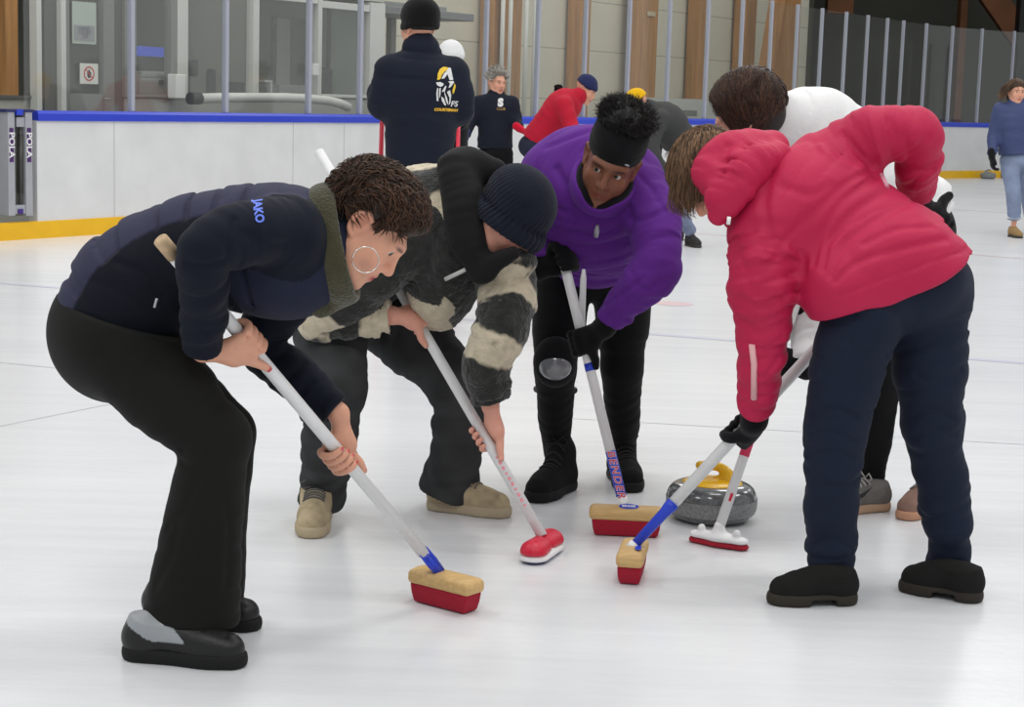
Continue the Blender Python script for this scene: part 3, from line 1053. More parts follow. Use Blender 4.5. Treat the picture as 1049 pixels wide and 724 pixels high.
class Head:
    def __init__(self, c, up, fwd, sc=1.0):
        self.c = np.array(c, float)
        self.f = nrm(fwd)
        self.u = nrm(np.array(up, float) - self.f * (np.array(up, float) @ self.f))
        self.r = np.cross(self.f, self.u)
        self.R = np.array([self.r, self.f, self.u])
        self.sc = sc

    def w(self, x, y, z):
        return self.c + (V(x, y, z) * self.sc) @ self.R

    def l(self, X):
        return ((X - self.c) @ self.R.T) / self.sc

    def ell(self, c, rad, k=0.02, rot=None):
        return Ell(self.w(*c), V(*rad) * self.sc, self.R if rot is None else rot @ self.R, k * self.sc)

    def ch(self, pts, r, k=0.012, **kw):
        r = [q * self.sc for q in r] if not np.isscalar(r) else r * self.sc
        return Chain([self.w(*p) for p in pts], r, k=k * self.sc, **kw)

    def build(self, F, ears=True):
        F.add(self.ell((0, -.018, .040), (.074, .094, .084), .02))
        F.add(self.ell((0, .028, -.028), (.060, .062, .082), .035))
        F.add(self.ch([(-.052, .005, -.055), (-.04, .05, -.088), (0, .078, -.104), (.04, .05, -.088), (.052, .005, -.055)], [.022, .02, .019, .02, .022], .03))
        F.add(self.ell((0, .080, -.103), (.02, .014, .014), .02))
        for s in (-1, 1):
            F.add(self.ell((s * .038, .066, -.030), (.026, .022, .028), .025))
            if not ears: continue
            F.add(self.ell((s * .073, -.012, -.005), (.008, .021, .031), .008))
            F.add(self.ch([(s * .078, .004, .018), (s * .084, -.016, .026), (s * .086, -.032, .006), (s * .080, -.022, -.026), (s * .077, -.004, -.036)], [.0055, .006, .006, .006, .0065], .006))
        F.add(self.ch([(-.045, .070, .024), (0, .086, .026), (.045, .070, .024)], .013, .02))
        F.add(self.ch([(0, .086, .018), (0, .100, -.008), (0, .110, -.028)], [.009, .010, .0125], .012))
        for s in (-1, 1):
            F.add(self.ell((s * .011, .099, -.033), (.009, .009, .0075), .008))
        F.add(self.ell((0, .082, -.062), (.03, .016, .026), .02))
        F.add(self.ch([(-.022, .086, -.063), (-.006, .0975, -.058), (.006, .0975, -.058), (.022, .086, -.063)], [.003, .0065, .0065, .003], .006))
        F.add(self.ch([(-.020, .086, -.066), (0, .0965, -.0725), (.020, .086, -.066)], [.003, .0075, .003], .006))
        for s in (-1, 1):
            F.sub(self.ell((s * .031, .094, .005), (.0150, .012, .0065), .010))
            F.sub(self.ell((s * .080, -.010, .000), (.006, .010, .015), .006))
        F.sub(self.ch([(-.022, .095, -.0650), (0, .104, -.0650), (.022, .095, -.0650)], .0018, .003))
        for s in (-1, 1):
            F.sub(self.ell((s * .006, .104, -.040), (.0035, .005, .003), .003))

    def eyes(self, name, parent, iris=(60, 42, 30), look=(0, 0)):
        for s in (-1, 1):
            mb = MB(); ctr = self.w(s * .031, .0735, .005)
            prof = [(0.0128 * math.sin(a), 0.0128 * math.cos(a)) for a in np.linspace(0.001, PI, 14)]
            g = nrm(self.f + self.r * look[0] + self.u * look[1])
            mb.lathe([(r * self.sc, z * self.sc) for r, z in prof], ctr, 16, g)
            o = mb.build('eye', None, parent)
            v = np.array([p.co for p in o.data.vertices]) + root_loc(parent)
            q = ((v - ctr) / self.sc) @ g
            col = np.where((q > 0.0104)[:, None], lin(*iris), lin(205, 198, 190))
            col = np.where((q > 0.0122)[:, None], lin(12, 10, 10), col)
            at = o.data.color_attributes.new('Col', 'FLOAT_COLOR', 'POINT')
            c4 = np.ones((len(v), 4), np.float32); c4[:, :3] = col; at.data.foreach_set('color', c4.ravel())
            o.data.materials.clear(); o.data.materials.append(M['plastic'])

    def paint(self, X, col, lips=(176, 84, 84), brow=(60, 42, 32), flush=0.25):
        q = self.l(X)
        def g(c, rad):
            return np.exp(-(((q - V(*c)) / V(*rad)) ** 2).sum(1))[:, None]
        lp = np.clip(1.5 * g((0, .096, -.066), (.020, .014, .009)), 0, 1)
        col = col * (1 - lp) + lin(*lips) * lp
        for s in (-1, 1):
            b = np.clip(1.6 * g((s * .033, .088, .0245), (.019, .02, .0042)), 0, 1) * 0.85
            col = col * (1 - b) + lin(*brow) * b
            fl = flush * g((s * .042, .08, -.03), (.022, .03, .022)) + flush * 1.2 * g((s * .082, -.015, -.005), (.02, .03, .035))
            col = col * (1 - fl) + col * np.array([1.0, .62, .62]) * fl
        fl = flush * 0.9 * g((0, .115, -.028), (.018, .02, .02))
        return col * (1 - fl) + col * np.array([1.0, .62, .6]) * fl


def grip_hand(F, c, a, toward, side, r=0.0125, sc=1.0, th=0.0, thumb_along=True, nails=None, rot=0.0, slant=0.0):
    """hand closed on a shaft: c point of the shaft, a shaft direction from little finger to index,
    toward = a point the forearm comes from, side = +1/-1 which side of the shaft the palm lies on"""
    a = nrm(a)
    w = np.array(toward, float) - c
    w = nrm(w - a * (w @ a))
    p = np.cross(a, w) * side
    if rot:
        w, p = nrm(w * math.cos(rot) + p * math.sin(rot)), nrm(p * math.cos(rot) - w * math.sin(rot))
    q = lambda x, y, z: c + (a * x + w * y + p * z) * 1.0
    s = sc
    # palm
    F.add(Chain([q(-.026 * s, .034 * s, r + .014 * s), q(-.028 * s, -.006 * s, r + .014 * s)], [.014 * s + th, .0125 * s + th], k=.014))
    F.add(Chain([q(-.008 * s, .040 * s, r + .015 * s), q(-.008 * s, -.008 * s, r + .015 * s)], [.0145 * s + th, .013 * s + th], k=.016))
    F.add(Chain([q(.010 * s, .040 * s, r + .015 * s), q(.012 * s, -.008 * s, r + .015 * s)], [.0145 * s + th, .013 * s + th], k=.016))
    F.add(Chain([q(.022 * s, .032 * s, r + .014 * s), q(.030 * s, -.006 * s, r + .014 * s)], [.014 * s + th, .0125 * s + th], k=.014))
    wrist = q(-.004 * s - slant, math.sqrt(max(.090 ** 2 - slant ** 2, .001)) * s, r + .022 * s)
    F.add(Chain([q(-.002 * s, .035 * s, r + .016 * s), wrist], [.021 * s + th, .0225 * s + th], n=a, s=1.25, k=.02))
    for off, ln in ((-.031, .84), (-.0105, .96), (.0105, 1.0), (.031, .94)):
        pts = []
        R_ = r + .0095 * s
        for ang, rr in ((0.75, r + .020 * s), (1.35, r + .0155 * s), (2.0, R_ + .003 * s), (2.7, R_), (3.35, R_ - .0005 * s), (3.9, R_ - .001)):
            an = 0.75 + (ang - 0.75) * ln
            d = p * math.cos(an) - w * math.sin(an)
            pts.append(c + a * off * s + d * rr - w * (.004 * s if ang < 1.5 else 0))
        F.add(Chain(pts, [(.0102 * s + th), (.0095 * s + th), (.0092 * s + th), (.0088 * s + th), (.0082 * s + th), (.0072 * s + th)], k=.0035))
        if nails is not None:
            nails.append((pts[-1] + nrm(pts[-1] - c - a * ((pts[-1] - c) @ a)) * .006, .0065))
    if thumb_along == 'top':
        tp = [q(.012 * s, .030 * s, r + .014 * s), q(.040 * s, .012 * s, r + .013 * s), q(.066 * s, -.002 * s, r + .011 * s), q(.090 * s, -.008 * s, r + .006 * s)]
    elif thumb_along:
        tp = [q(.018 * s, .040 * s, r + .012 * s), q(.040 * s, .026 * s, r + .010 * s), q(.064 * s, .018 * s + r * .5, r * .6 + .003 * s), q(.088 * s, r + .004 * s, .004 * s)]
    else:
        tp = [q(.018 * s, .038 * s, r + .010 * s), q(.042 * s, .024 * s + r * .5, r * .6), q(.052 * s, r + .008 * s, -r * .5), q(.050 * s, r * .5, -r - .009 * s)]
    F.add(Chain(tp, [.0155 * s + th, .0125 * s + th, .0112 * s + th, .0088 * s + th], k=.008))
    if nails is not None:
        d = tp[-1] - c; d = nrm(d - a * (d @ a))
        nails.append((tp[-1] + d * .006 + a * .002, .0085))
    return wrist


def open_hand(F, wrist, d, pn, tside, sc=1.0, th=0.0, curl=0.5):
    """relaxed hand: d finger direction, pn palm normal, tside thumb side"""
    d, pn = nrm(d), nrm(pn); t = nrm(tside - d * (tside @ d)); s = sc
    F.add(Chain([wrist, wrist + d * .05 * s, wrist + d * .085 * s], [.023 * s + th, .027 * s + th, .026 * s + th], n=pn, s=.55, k=.02))
    F.add(Chain([wrist + t * .012 * s + d * .03 * s, wrist + t * .016 * s + d * .085 * s], [.017 * s + th, .014 * s + th], n=pn, s=.7, k=.015))
    F.add(Chain([wrist - t * .012 * s + d * .03 * s, wrist - t * .022 * s + d * .08 * s], [.017 * s + th, .014 * s + th], n=pn, s=.7, k=.015))
    for off, ln in ((.028, .94), (.010, 1.0), (-.009, .95), (-.027, .78)):
        b = wrist + d * .088 * s + t * off * s
        p1 = b + (d * math.cos(curl * .5) + pn * math.sin(curl * .5)) * .035 * s * ln
        p2 = p1 + (d * math.cos(curl * 1.4) + pn * math.sin(curl * 1.4)) * .026 * s * ln
        p3 = p2 + (d * math.cos(curl * 2.2) + pn * math.sin(curl * 2.2)) * .02 * s * ln
        F.add(Chain([b, p1, p2, p3], [.0098 * s + th, .009 * s + th, .0085 * s + th, .007 * s + th], k=.004))
    F.add(Chain([wrist + t * .018 * s + d * .02 * s, wrist + t * .042 * s + d * .05 * s + pn * .012 * s, wrist + t * .046 * s + d * .085 * s + pn * .022 * s],
                [.0165 * s + th, .0125 * s + th, .009 * s + th], k=.01))


def skin_color(base, head=None, nails=(), nail_col=(190, 40, 70), **kw):
    def f(X):
        col = np.tile(base, (len(X), 1))
        n = (vnoise(X * 30) * 0.05 + vnoise(X * 90) * 0.04)[:, None]
        col = col * (1 + n)
        if head is not None:
            m = np.linalg.norm(X - head.c, axis=1) < 0.2
            if m.any():
                col[m] = head.paint(X[m], col[m], **kw)
        for c, r in nails:
            w = np.exp(-((np.linalg.norm(X - c, axis=1) / r) ** 4))[:, None]
            col = col * (1 - w) + lin(*nail_col) * w
        return col
    return f


def flat_color(c, var=0.06, sc=14):
    c = lin(*c)
    return lambda X: np.tile(c, (len(X), 1)) * (1 + var * vnoise(X * sc))[:, None]


def person(loc, label):
    return empty('person', loc, label, 'person')


def shoe(parent, heel, toe, L=None, col=(40, 38, 38), solecol=(30, 30, 30), mt='leather', top=0.085, h=0.004, w=0.041, lace=None,
         sole=0.026, name='shoe', colf=None, pitch=0.0, heelblock=0.0, ankle=None, toe_r=.9):
    heel, toe = np.array(heel, float), np.array(toe, float)
    heel[2] = toe[2] = 0
    d = nrm(toe - heel); L = np.linalg.norm(toe - heel) if L is None else L
    t = np.cross(d, UPZ)
    k = L / .27
    P = lambda y, z, x=0.0: heel + d * y * L + t * x * k + UPZ * (z + max(0, pitch) * (1 - y) * L)
    F = Field()
    F.add(Chain([P(.14, .052), P(.40, .05), P(.68, .042), P(.86, .038)], [w * .92, w * .88, w * 1.0, w * .82 * toe_r / .9], n=t, s=[.95, .93, 1.0, 1.05], k=.02))
    ak = P(.2, top) if ankle is None else np.array(ankle)
    F.add(Chain([P(.16, .05), P(.18, top * .75), ak], [w * .95, w * .93, w * 1.0], n=t, s=.92, k=.03).cap())
    F.add(Chain([P(.22, top * .8), P(.45, .068), P(.62, .055)], [w * .75, w * .7, w * .6], k=.03))
    F.crease([P(.66, .09, -.05), P(.69, .085, 0), P(.66, .09, .05)], .005, .002)
    F.cut(P(0, sole * .6), -UPZ)
    up = part(name, F, h, M[mt], parent, colf if colf is not None else flat_color(col))
    S = Field()
    S.add(Chain([P(.135, sole * .5), P(.4, sole * .5), P(.7, sole * .5), P(.87, sole * .5)], [w * 1.0, w * .93, w * 1.1, w * .92 * toe_r / .9], n=UPZ, s=.9, k=.01))
    S.cut(P(0, 0.001), -UPZ); S.cut(P(0, sole), UPZ)
    if heelblock:
        S.sub(Box(P(.40, 0.0), V(.08, .042 * k, heelblock), np.array([t, d, UPZ]), .004, .004))
    so = part('sole', S, h, M['rubber'], up, flat_color(solecol))
    if lace:
        mb = MB()
        for i in range(5):
            y = .36 + i * .062
            row = [P(y + .004 * abs(x) * 40, .13 + top * .3, x) for x in np.linspace(-.030, .030, 7)]
            mb.tube(project(up, row, -UPZ, .0028), .0034, 6)
        b = project(up, [P(.35, .13 + top * .3)], -UPZ, .006)[0]
        for sg in (-1, 1):
            mb.tube([b, b + t * sg * .022 + UPZ * .020 + d * .004, b + t * sg * .044 + UPZ * .008 + d * .01, b + t * sg * .034 - UPZ * .008 + d * .012, b + d * .004], .0026, 6)
        mb.build('lace', mat('lace', lin(*lace), .8), up)
    return up


# -------- hair made of many tapered strands
def strands(mb, head, n, length, r, gen, seg=5, nseg=4, gravity=0.0, inflate=1.06, seed=1, spread=.35, hug=1e9):
    """gen(rng) -> local start point on the scalp and local start direction; strands are pushed out of the skull"""
    rng = np.random.default_rng(seed)
    st, di = [], []
    for _ in range(n):
        a, b_ = gen(rng); st.append(a); di.append(b_)
    st = np.array(st); di = np.array(di); di /= np.linalg.norm(di, axis=1)[:, None]
    ln = length * rng.uniform(.65, 1.15, n)
    cen = V(0, -.018, .035); rad = V(.078, .098, .088) * inflate
    g = (head.R @ V(0, 0, -1))
    P = [st]; p = st.copy(); d = di.copy()
    jit = rng.normal(0, spread, (n, 3))
    for k in range(nseg):
        d = d + g * gravity + jit * .25
        d /= np.linalg.norm(d, axis=1)[:, None]
        p = p + d * (ln / nseg)[:, None]
        q = (p - cen) / rad; l = np.linalg.norm(q, axis=1)
        lim = 1 + .06 * rng.random(n)
        q = np.where((l < lim)[:, None], q / l[:, None] * lim[:, None], q)
        q = np.where((l > lim * hug)[:, None], q / l[:, None] * (lim * hug)[:, None], q)
        p2 = cen + q * rad
        d = d + (p2 - p) * 12; d /= np.linalg.norm(d, axis=1)[:, None]
        p = p2
        P.append(p.copy())
    P = np.array(P)                       # nseg+1, n, 3
    shade = rng.uniform(.75, 1.3, n)
    V_, F_, C_ = [], [], []
    base = 0
    prof = np.array([.8, 1.0, .9, .65, .12]) if nseg == 4 else np.linspace(1, .12, nseg + 1)
    T = np.gradient(P, axis=0)
    T /= np.maximum(np.linalg.norm(T, axis=2), 1e-6)[:, :, None]
    out = P - cen; out /= np.linalg.norm(out, axis=2)[:, :, None]
    A = np.cross(T, out); A /= np.maximum(np.linalg.norm(A, axis=2), 1e-6)[:, :, None]
    B = np.cross(T, A)
    ring = []
    for k in range(3):
        an = 2 * PI * k / 3
        ring.append(P + (A * math.cos(an) + B * math.sin(an)) * (r * prof)[:, None, None])
    ring = np.array(ring)                 # 3, nseg+1, n, 3
    v = ring.transpose(2, 1, 0, 3).reshape(-1, 3)      # n, nseg+1, 3
    idx = np.arange(n * (nseg + 1) * 3).reshape(n, nseg + 1, 3)
    q = np.stack([idx[:, :-1, :], idx[:, 1:, :], np.roll(idx[:, 1:, :], -1, 2), np.roll(idx[:, :-1, :], -1, 2)], -1).reshape(-1, 4)
    return head.c + (v * head.sc) @ head.R, q, np.repeat(shade, (nseg + 1) * 3)


def hair_part(name, parent, head, F, h, groups, base, hi=None, mt='hair'):
    """F: solid base volume; groups: list of strand batches joined into the same mesh"""
    v, q = F.mesh(h)
    vs, qs, cs = [v], [q], [np.full(len(v), .8)]
    off = len(v)
    for a, b_, c in groups:
        vs.append(a); qs.append(b_ + off); cs.append(c); off += len(a)
    v = np.concatenate(vs); q = np.concatenate(qs); c = np.concatenate(cs)
    b0 = lin(*base); b1 = lin(*(hi or base))
    w = np.clip((c - .75) / .55, 0, 1)[:, None]
    col = (b0 * (1 - w) + b1 * w) * (0.85 + 0.3 * w)
    me = make_mesh(name, v - root_loc(parent), q, True, col)
    return link(name, me, M[mt], parent)


def scalp(rng, ylo=-1, yhi=.75, zlo=-.25, zhi=1):
    while True:
        q = rng.normal(size=3); q /= np.linalg.norm(q)
        if ylo <= q[1] <= yhi and zlo <= q[2] <= zhi:
            return V(0, -.018, .035) + q * V(.078, .098, .088), q


def project(obj, verts, d, lift=0.0015):
    """lay points on an object's surface along direction d (world coordinates)"""
    me = obj.data; base = root_loc(obj)
    bvh = BVHTree.FromPolygons([tuple(p.co) for p in me.vertices], [tuple(p.vertices) for p in me.polygons])
    d = nrm(d); out = []
    for p in verts:
        o = np.array(p) - base - d * 0.6
        loc, nor, i, dist = bvh.ray_cast(Vector(o), Vector(d), 2.0)
        if loc is None:
            out.append(None); continue
        out.append(np.array(loc) + base - d * lift)
    good = [o for o in out if o is not None]
    mean = np.mean(good, 0) if good else None
    return [o if o is not None else (np.array(p) if mean is None else mean) for o, p in zip(out, verts)]


def cut_flat(v2, faces, step):
    """cut a flat lettering mesh into small pieces so that it can follow a curved surface"""
    bm = bmesh.new()
    vs = [bm.verts.new((x, y, 0)) for x, y in v2]
    for f in faces:
        try: bm.faces.new([vs[i] for i in f])
        except ValueError: pass
    v2 = np.array(v2)
    for ax in (0, 1):
        lo, hi = v2[:, ax].min(), v2[:, ax].max()
        for k in range(1, int((hi - lo) / step) + 1):
            no = [0, 0, 0]; no[ax] = 1; co = [0, 0, 0]; co[ax] = lo + k * step
            bmesh.ops.bisect_plane(bm, geom=bm.verts[:] + bm.edges[:] + bm.faces[:], plane_co=co, plane_no=no)
    bm.verts.index_update()
    out = np.array([v.co[:2] for v in bm.verts]), [tuple(v.index for v in f.verts) for f in bm.faces]
    bm.free()
    return out


def decal(name, obj, v2, faces, o, ex, ey, d, mt, parent, lift=0.0015):
    v2, faces = cut_flat(v2, faces, .008)
    pts = project(obj, [o + x * ex + y * ey for x, y in v2], d, lift)
    mb = MB(); mb.raw(pts, faces)
    return mb.build(name, mt, parent)


def ribbed(head, n, amp):
    def f(X):
        q = head.l(X)
        a = np.arctan2(q[:, 0], q[:, 1] + .018)
        return amp * np.cos(n * a) * np.clip((.125 - q[:, 2]) / .08, 0, 1)
    return f


def skin_torso(F, pelvis, chest, neck, head, lat0, lat1, shs, els, wrs, hips, knees, ankles, sc=1.0):
    m = (np.array(pelvis) + chest) / 2
    F.add(Chain([pelvis, m, chest, chest + (np.array(neck) - chest) * .7], [.095 * sc, .085 * sc, .095 * sc, .06 * sc], n=[lat0, nrm(lat0 + lat1), lat1, lat1], s=[1.3, 1.25, 1.4, 1.3], k=.04))
    F.add(Chain([neck, (np.array(neck) + head.w(0, -.02, -.05)) / 2, head.w(0, -.018, -.03)], [.056 * sc, .05 * sc, .05 * sc], k=.03))
    for a, b_, c in zip(shs, els, wrs):
        F.add(Chain([a, (np.array(a) + b_) / 2, b_], [.045 * sc, .04 * sc, .034 * sc], k=.04))
        F.add(Chain([b_, b_ + (np.array(c) - b_) * .35, c], [.033 * sc, .034 * sc, .023 * sc], k=.015))
    for a, b_, c in zip(hips, knees, ankles):
        F.add(Chain([a, (np.array(a) + b_) / 2, b_], [.078 * sc, .068 * sc, .05 * sc], k=.04))
        F.add(Chain([b_, b_ + (np.array(c) - b_) * .3, c], [.043 * sc, .041 * sc, .030 * sc], k=.015))
        F.add(Chain([c, V(c[0], c[1], 0.06)], [.030 * sc, .025 * sc], k=.02))
# ------------------------------------------------------------------ brooms and stones
def proj(p):
    q = R3.T @ (np.array(p) - O3)
    return CX + F_PX * q[0] / -q[2], CY - F_PX * q[1] / -q[2]


class Shaft:
    def __init__(self, a, b):
        self.a, self.b = np.array(a), np.array(b)
        self.d = nrm(self.b - self.a); self.L = np.linalg.norm(self.b - self.a)

    def at(self, v):
        lo, hi = -0.2, 1.2
        f = lambda t: proj(self.a + (self.b - self.a) * t)[1]
        s = 1 if f(1) > f(0) else -1
        for _ in range(50):
            m = (lo + hi) / 2
            if (f(m) - v) * s < 0: lo = m
            else: hi = m
        return self.a + (self.b - self.a) * lo


m_shaft = mat('shaft_white', lin(226, 226, 226), 0.35, var=0.03, var_scale=30)
m_blue2 = mat('sleeve_blue', lin(32, 62, 196), 0.4)
m_block = mat('brush_wood', lin(206, 170, 112), 0.55, var=0.12, var_scale=14, stretch=(1, 8, 8))
m_bris = mat('bristle_red', lin(172, 20, 48), 0.9, bump=(400, 0.6), var=0.12, var_scale=200)
m_red = mat('plastic_red', lin(206, 28, 58), 0.4)
m_pad = mat('pad_crimson', lin(170, 22, 44), 0.8)
m_wpl = mat('white_plastic_head', lin(232, 232, 232), 0.35)
m_grip = mat('grip_tape', lin(186, 160, 128), 0.8, var=0.2, var_scale=40)


def broom_head_wood(root, c, ax, L=.20, Wd=.068, label=False):
    ax = nrm(V(ax[0], ax[1], 0)); sd = np.cross(UPZ, ax)
    F = Field(); F.add(Box(c + UPZ * .068, V(L / 2, Wd / 2, .018), np.array([ax, sd, UPZ]), .012, .005))
    F.add(Chain([c - ax * (L / 2 - .02) + UPZ * .077, c + ax * (L / 2 - .02) + UPZ * .077], .014, n=sd, s=1.9, k=.012))
    bl = part('wood_block', F, .004, m_block, root)
    mb = MB(); v = []
    for z, l, w_ in ((.053, L / 2 - .008, Wd / 2 - .004), (.025, L / 2 - .012, Wd / 2 - .006), (.002, L / 2 - .018, Wd / 2 - .010)):
        for x, y in ((-1, -1), (1, -1), (1, 1), (-1, 1)):
            v.append(c + ax * x * l + sd * y * w_ + UPZ * z)
    f = [(i * 4 + k, i * 4 + (k + 1) % 4, i * 4 + 4 + (k + 1) % 4, i * 4 + 4 + k) for i in range(2) for k in range(4)] + [(0, 1, 2, 3), (8, 9, 10, 11)]
    mb.raw(v, f); mb.build('bristles', m_bris, root, bevel=.006)
    return bl, ax, sd


def broom_shaft(root, sh, r=.0155, v_sleeve=None, grip=0.0, taper=True):
    mb = MB()
    if v_sleeve:
        j = sh.at(v_sleeve)
        mb.tube([sh.a, j, j + sh.d * .02, sh.b - sh.d * .004, sh.b], [r, r, r * .95, r * .95, r * .55], 16)
    else:
        mb.tube([sh.a, sh.b - sh.d * .004, sh.b], [r, r, r * .55], 16)
    s = mb.build('shaft', m_shaft, root)
    if grip:
        mb = MB(); mb.tube([sh.b - sh.d * grip, sh.b + sh.d * .002, sh.b + sh.d * .006], [r * 1.08, r * 1.08, r * .6], 16); mb.build('end_grip', m_grip, root)
    return s


# broom of the woman in navy
hA = G(456, 621)
axA = G(486, 621) - G(424, 605)
shA = Shaft(hA + UPZ * .086 - nrm(axA) * .022, J(165, 246, 3.72))
bA = empty('curling_broom', hA, 'white curling broom with wooden brush head and red bristles, held by the leftmost person', 'broom', 'curling brooms')
broom_head_wood(bA, hA, axA, .205, .075)
broom_shaft(bA, Shaft(shA.at(566), shA.b), .0155, None, .05)
mb = MB(); mb.tube([shA.a - shA.d * .01, shA.a + shA.d * .07], [.0135, .0115], 14); mb.build('blue_sleeve', m_blue2, bA)
for k in range(3):
    R_ = frame(shA.d); an = k * 2.1 + .4; o_ = (R_[0] * math.cos(an) + R_[1] * math.sin(an))
    mb = MB(); p = shA.a + o_ * .011
    mb.tube([p, p + shA.d * .05 + o_ * .002, p + shA.d * .1 + o_ * .006], [.005, .006, .001], 8); mb.build('fin', m_blue2, bA)

# broom of the man in the fleece jacket
hB = G(555, 570)
axB = G(572, 553) - G(541, 575)
shB = Shaft(hB + UPZ * .06 - nrm(axB) * .0, J(326, 154, 5.42))
bB = empty('curling_broom', hB, 'white broom with red plastic brush head, held by the person in black-and-cream fleece', 'broom', 'curling brooms')
ax = nrm(V(*axB[:2], 0)); sd = np.cross(UPZ, ax)
F = Field(); F.add(Chain([hB - ax * .07 + UPZ * .014, hB + ax * .07 + UPZ * .014], .043, n=UPZ, s=.42, k=.005)); F.cut(hB + UPZ * .008, -UPZ)
part('white_base', F, .004, m_wpl, bB)
F = Field(); F.add(Chain([hB - ax * .065 + UPZ * .004, hB + ax * .065 + UPZ * .004], .036, n=UPZ, s=.25, k=.005)); F.cut(hB + UPZ * .001, -UPZ)
part('pad', F, .004, mat('pad_blue', lin(70, 76, 130), .8), bB)
for s in (-1, 1):
    F = Field(); F.add(Chain([hB + ax * s * .025 + UPZ * .034, hB + ax * s * .072 + UPZ * .032], [.036, .04], n=UPZ, s=.85, k=.01)); F.cut(hB + UPZ * .026, -UPZ)
    part('red_shell', F, .004, m_red, bB)
broom_shaft(bB, shB, .0155, None, .0)
for k in range(10):     # red marks along the lower shaft
    c0 = shB.a + shB.d * (.10 + .018 * k); R_ = frame(shB.d, V(0, -1, .3))
    mb = MB(); sg = 5
    vv = [c0 + shB.d * (t_ - .5) * (.011 if k % 3 else .006) + (R_[0] * math.cos(a) + R_[1] * math.sin(a)) * .0161 for t_ in (0, 1) for a in np.linspace(-.25, .3, sg)]
    mb.raw(vv, [(i, i + 1, sg + i + 1, sg + i) for i in range(sg - 1)])
    mb.build('red_mark', mat('mark_faded', lin(222, 140, 150), .5), bB)

# broom of the woman in purple
hC = G(641, 548)
axC = G(680, 543.5) - G(604, 540)
shC = Shaft(hC + UPZ * .086 - nrm(axC) * .008, J(560, 196, 5.42))
bC = empty('curling_broom', hC, 'white curling broom with lettered blue sleeve, held by the person in purple', 'broom', 'curling brooms')
bl, ax, sd = broom_head_wood(bC, hC, axC, .225, .07)
broom_shaft(bC, Shaft(shC.at(463), shC.b), .0155)
mb = MB(); mb.tube([shC.a + shC.d * .03, shC.at(462)], .0158, 16); slv = mb.build('blue_sleeve', m_blue2, bC)
mb = MB(); mb.tube([shC.a - shC.d * .012, shC.a + shC.d * .035], [.0175, .0160], 14); mb.build('socket', m_wpl, bC)
mb = MB(); p = shC.at(376); mb.tube([p - shC.d * .012, p + shC.d * .012], .0161, 16); mb.build('blue_band', m_blue2, bC)
ey = nrm(np.cross(-shC.d, V(0, -1, 0))); nn = nrm(np.cross(-shC.d, ey))
v2, f2 = text_mesh('BENDER', .034, bold=.0003, italic=.25, spacing=1.25)
o0 = (shC.a + shC.d * .03 + shC.at(462)) / 2
def wrap(v2, o0, along, n0, e0, r):
    return [o0 + along * x + (n0 * math.cos(y / r) + e0 * math.sin(y / r)) * r for x, y in v2]
n0 = nrm(O3 - o0 - shC.d * ((O3 - o0) @ shC.d)); e0 = np.cross(n0, -shC.d)
v2, f2 = cut_flat(v2, f2, .004)
mb = MB(); mb.raw(wrap(v2, o0, -shC.d, n0, e0, .0167), f2); mb.build('lettering', mat('print_red', lin(214, 50, 70), .5), slv)
v3, f3 = text_mesh('BENDER', .034, bold=.0016, italic=.25, spacing=1.25)
v3, f3 = cut_flat(v3, f3, .004)
mb = MB(); mb.raw(wrap(v3, o0, -shC.d, n0, e0, .0162), f3); mb.build('lettering_outline', mat('print_white', lin(226, 226, 236), .5), slv)
mb = MB(); sg = 24
c0 = hC + ax * .012 + UPZ * .0815 - sd * .004
c0 = hC + ax * .006 - sd * (.07 / 2 - .012) + UPZ * .0815
e2 = nrm(sd * .7 + UPZ * .6)
q_ = hC + ax * .006 - sd * .021 + UPZ * .0945
mb.raw([q_ + ax * .03 * math.cos(2 * PI * k / sg) + e2 * .0095 * math.sin(2 * PI * k / sg) for k in range(sg)], [tuple(range(sg))])
em = mb.build('oval_emblem', m_blue2, bl)
v2, f2 = text_mesh('BENDER', .011, bold=.0004)
nn = np.cross(ax, e2)
mb = MB(); mb.raw([q_ + nn * .001 + ax * x + e2 * y for x, y in v2], f2); mb.build('emblem_lettering', m_wt, bl)

# broom of the woman in the pink jacket
hD = G(647, 591)
axD = G(652, 577) - G(645, 597)
shD = Shaft(hD + UPZ * .086, J(975, 207, 4.92))
bD = empty('curling_broom', hD, 'white curling broom with plain blue sleeve, held by the person in pink', 'broom', 'curling brooms')
bl, ax, sd = broom_head_wood(bD, hD, axD, .20, .075)
broom_shaft(bD, Shaft(shD.at(521), shD.b), .0165)
mb = MB(); mb.tube([shD.a, shD.at(525), shD.at(519), shD.at(515)], [.013, .015, .0185, .0185], 16); mb.build('blue_sleeve', m_blue2, bD)
mb = MB(); mb.tube([shD.a - shD.d * .012, shD.a + shD.d * .012], [.018, .0165], 14); mb.build('socket', m_wpl, bD)
mb = MB(); q_ = hD + UPZ * .0948 - sd * .018 + ax * -.04
mb.raw([q_ + ax * .024 * math.cos(2 * PI * k / sg) + sd * .009 * math.sin(2 * PI * k / sg) for k in range(24)], [tuple(range(24))]); mb.build('oval_emblem', m_blue2, bl)

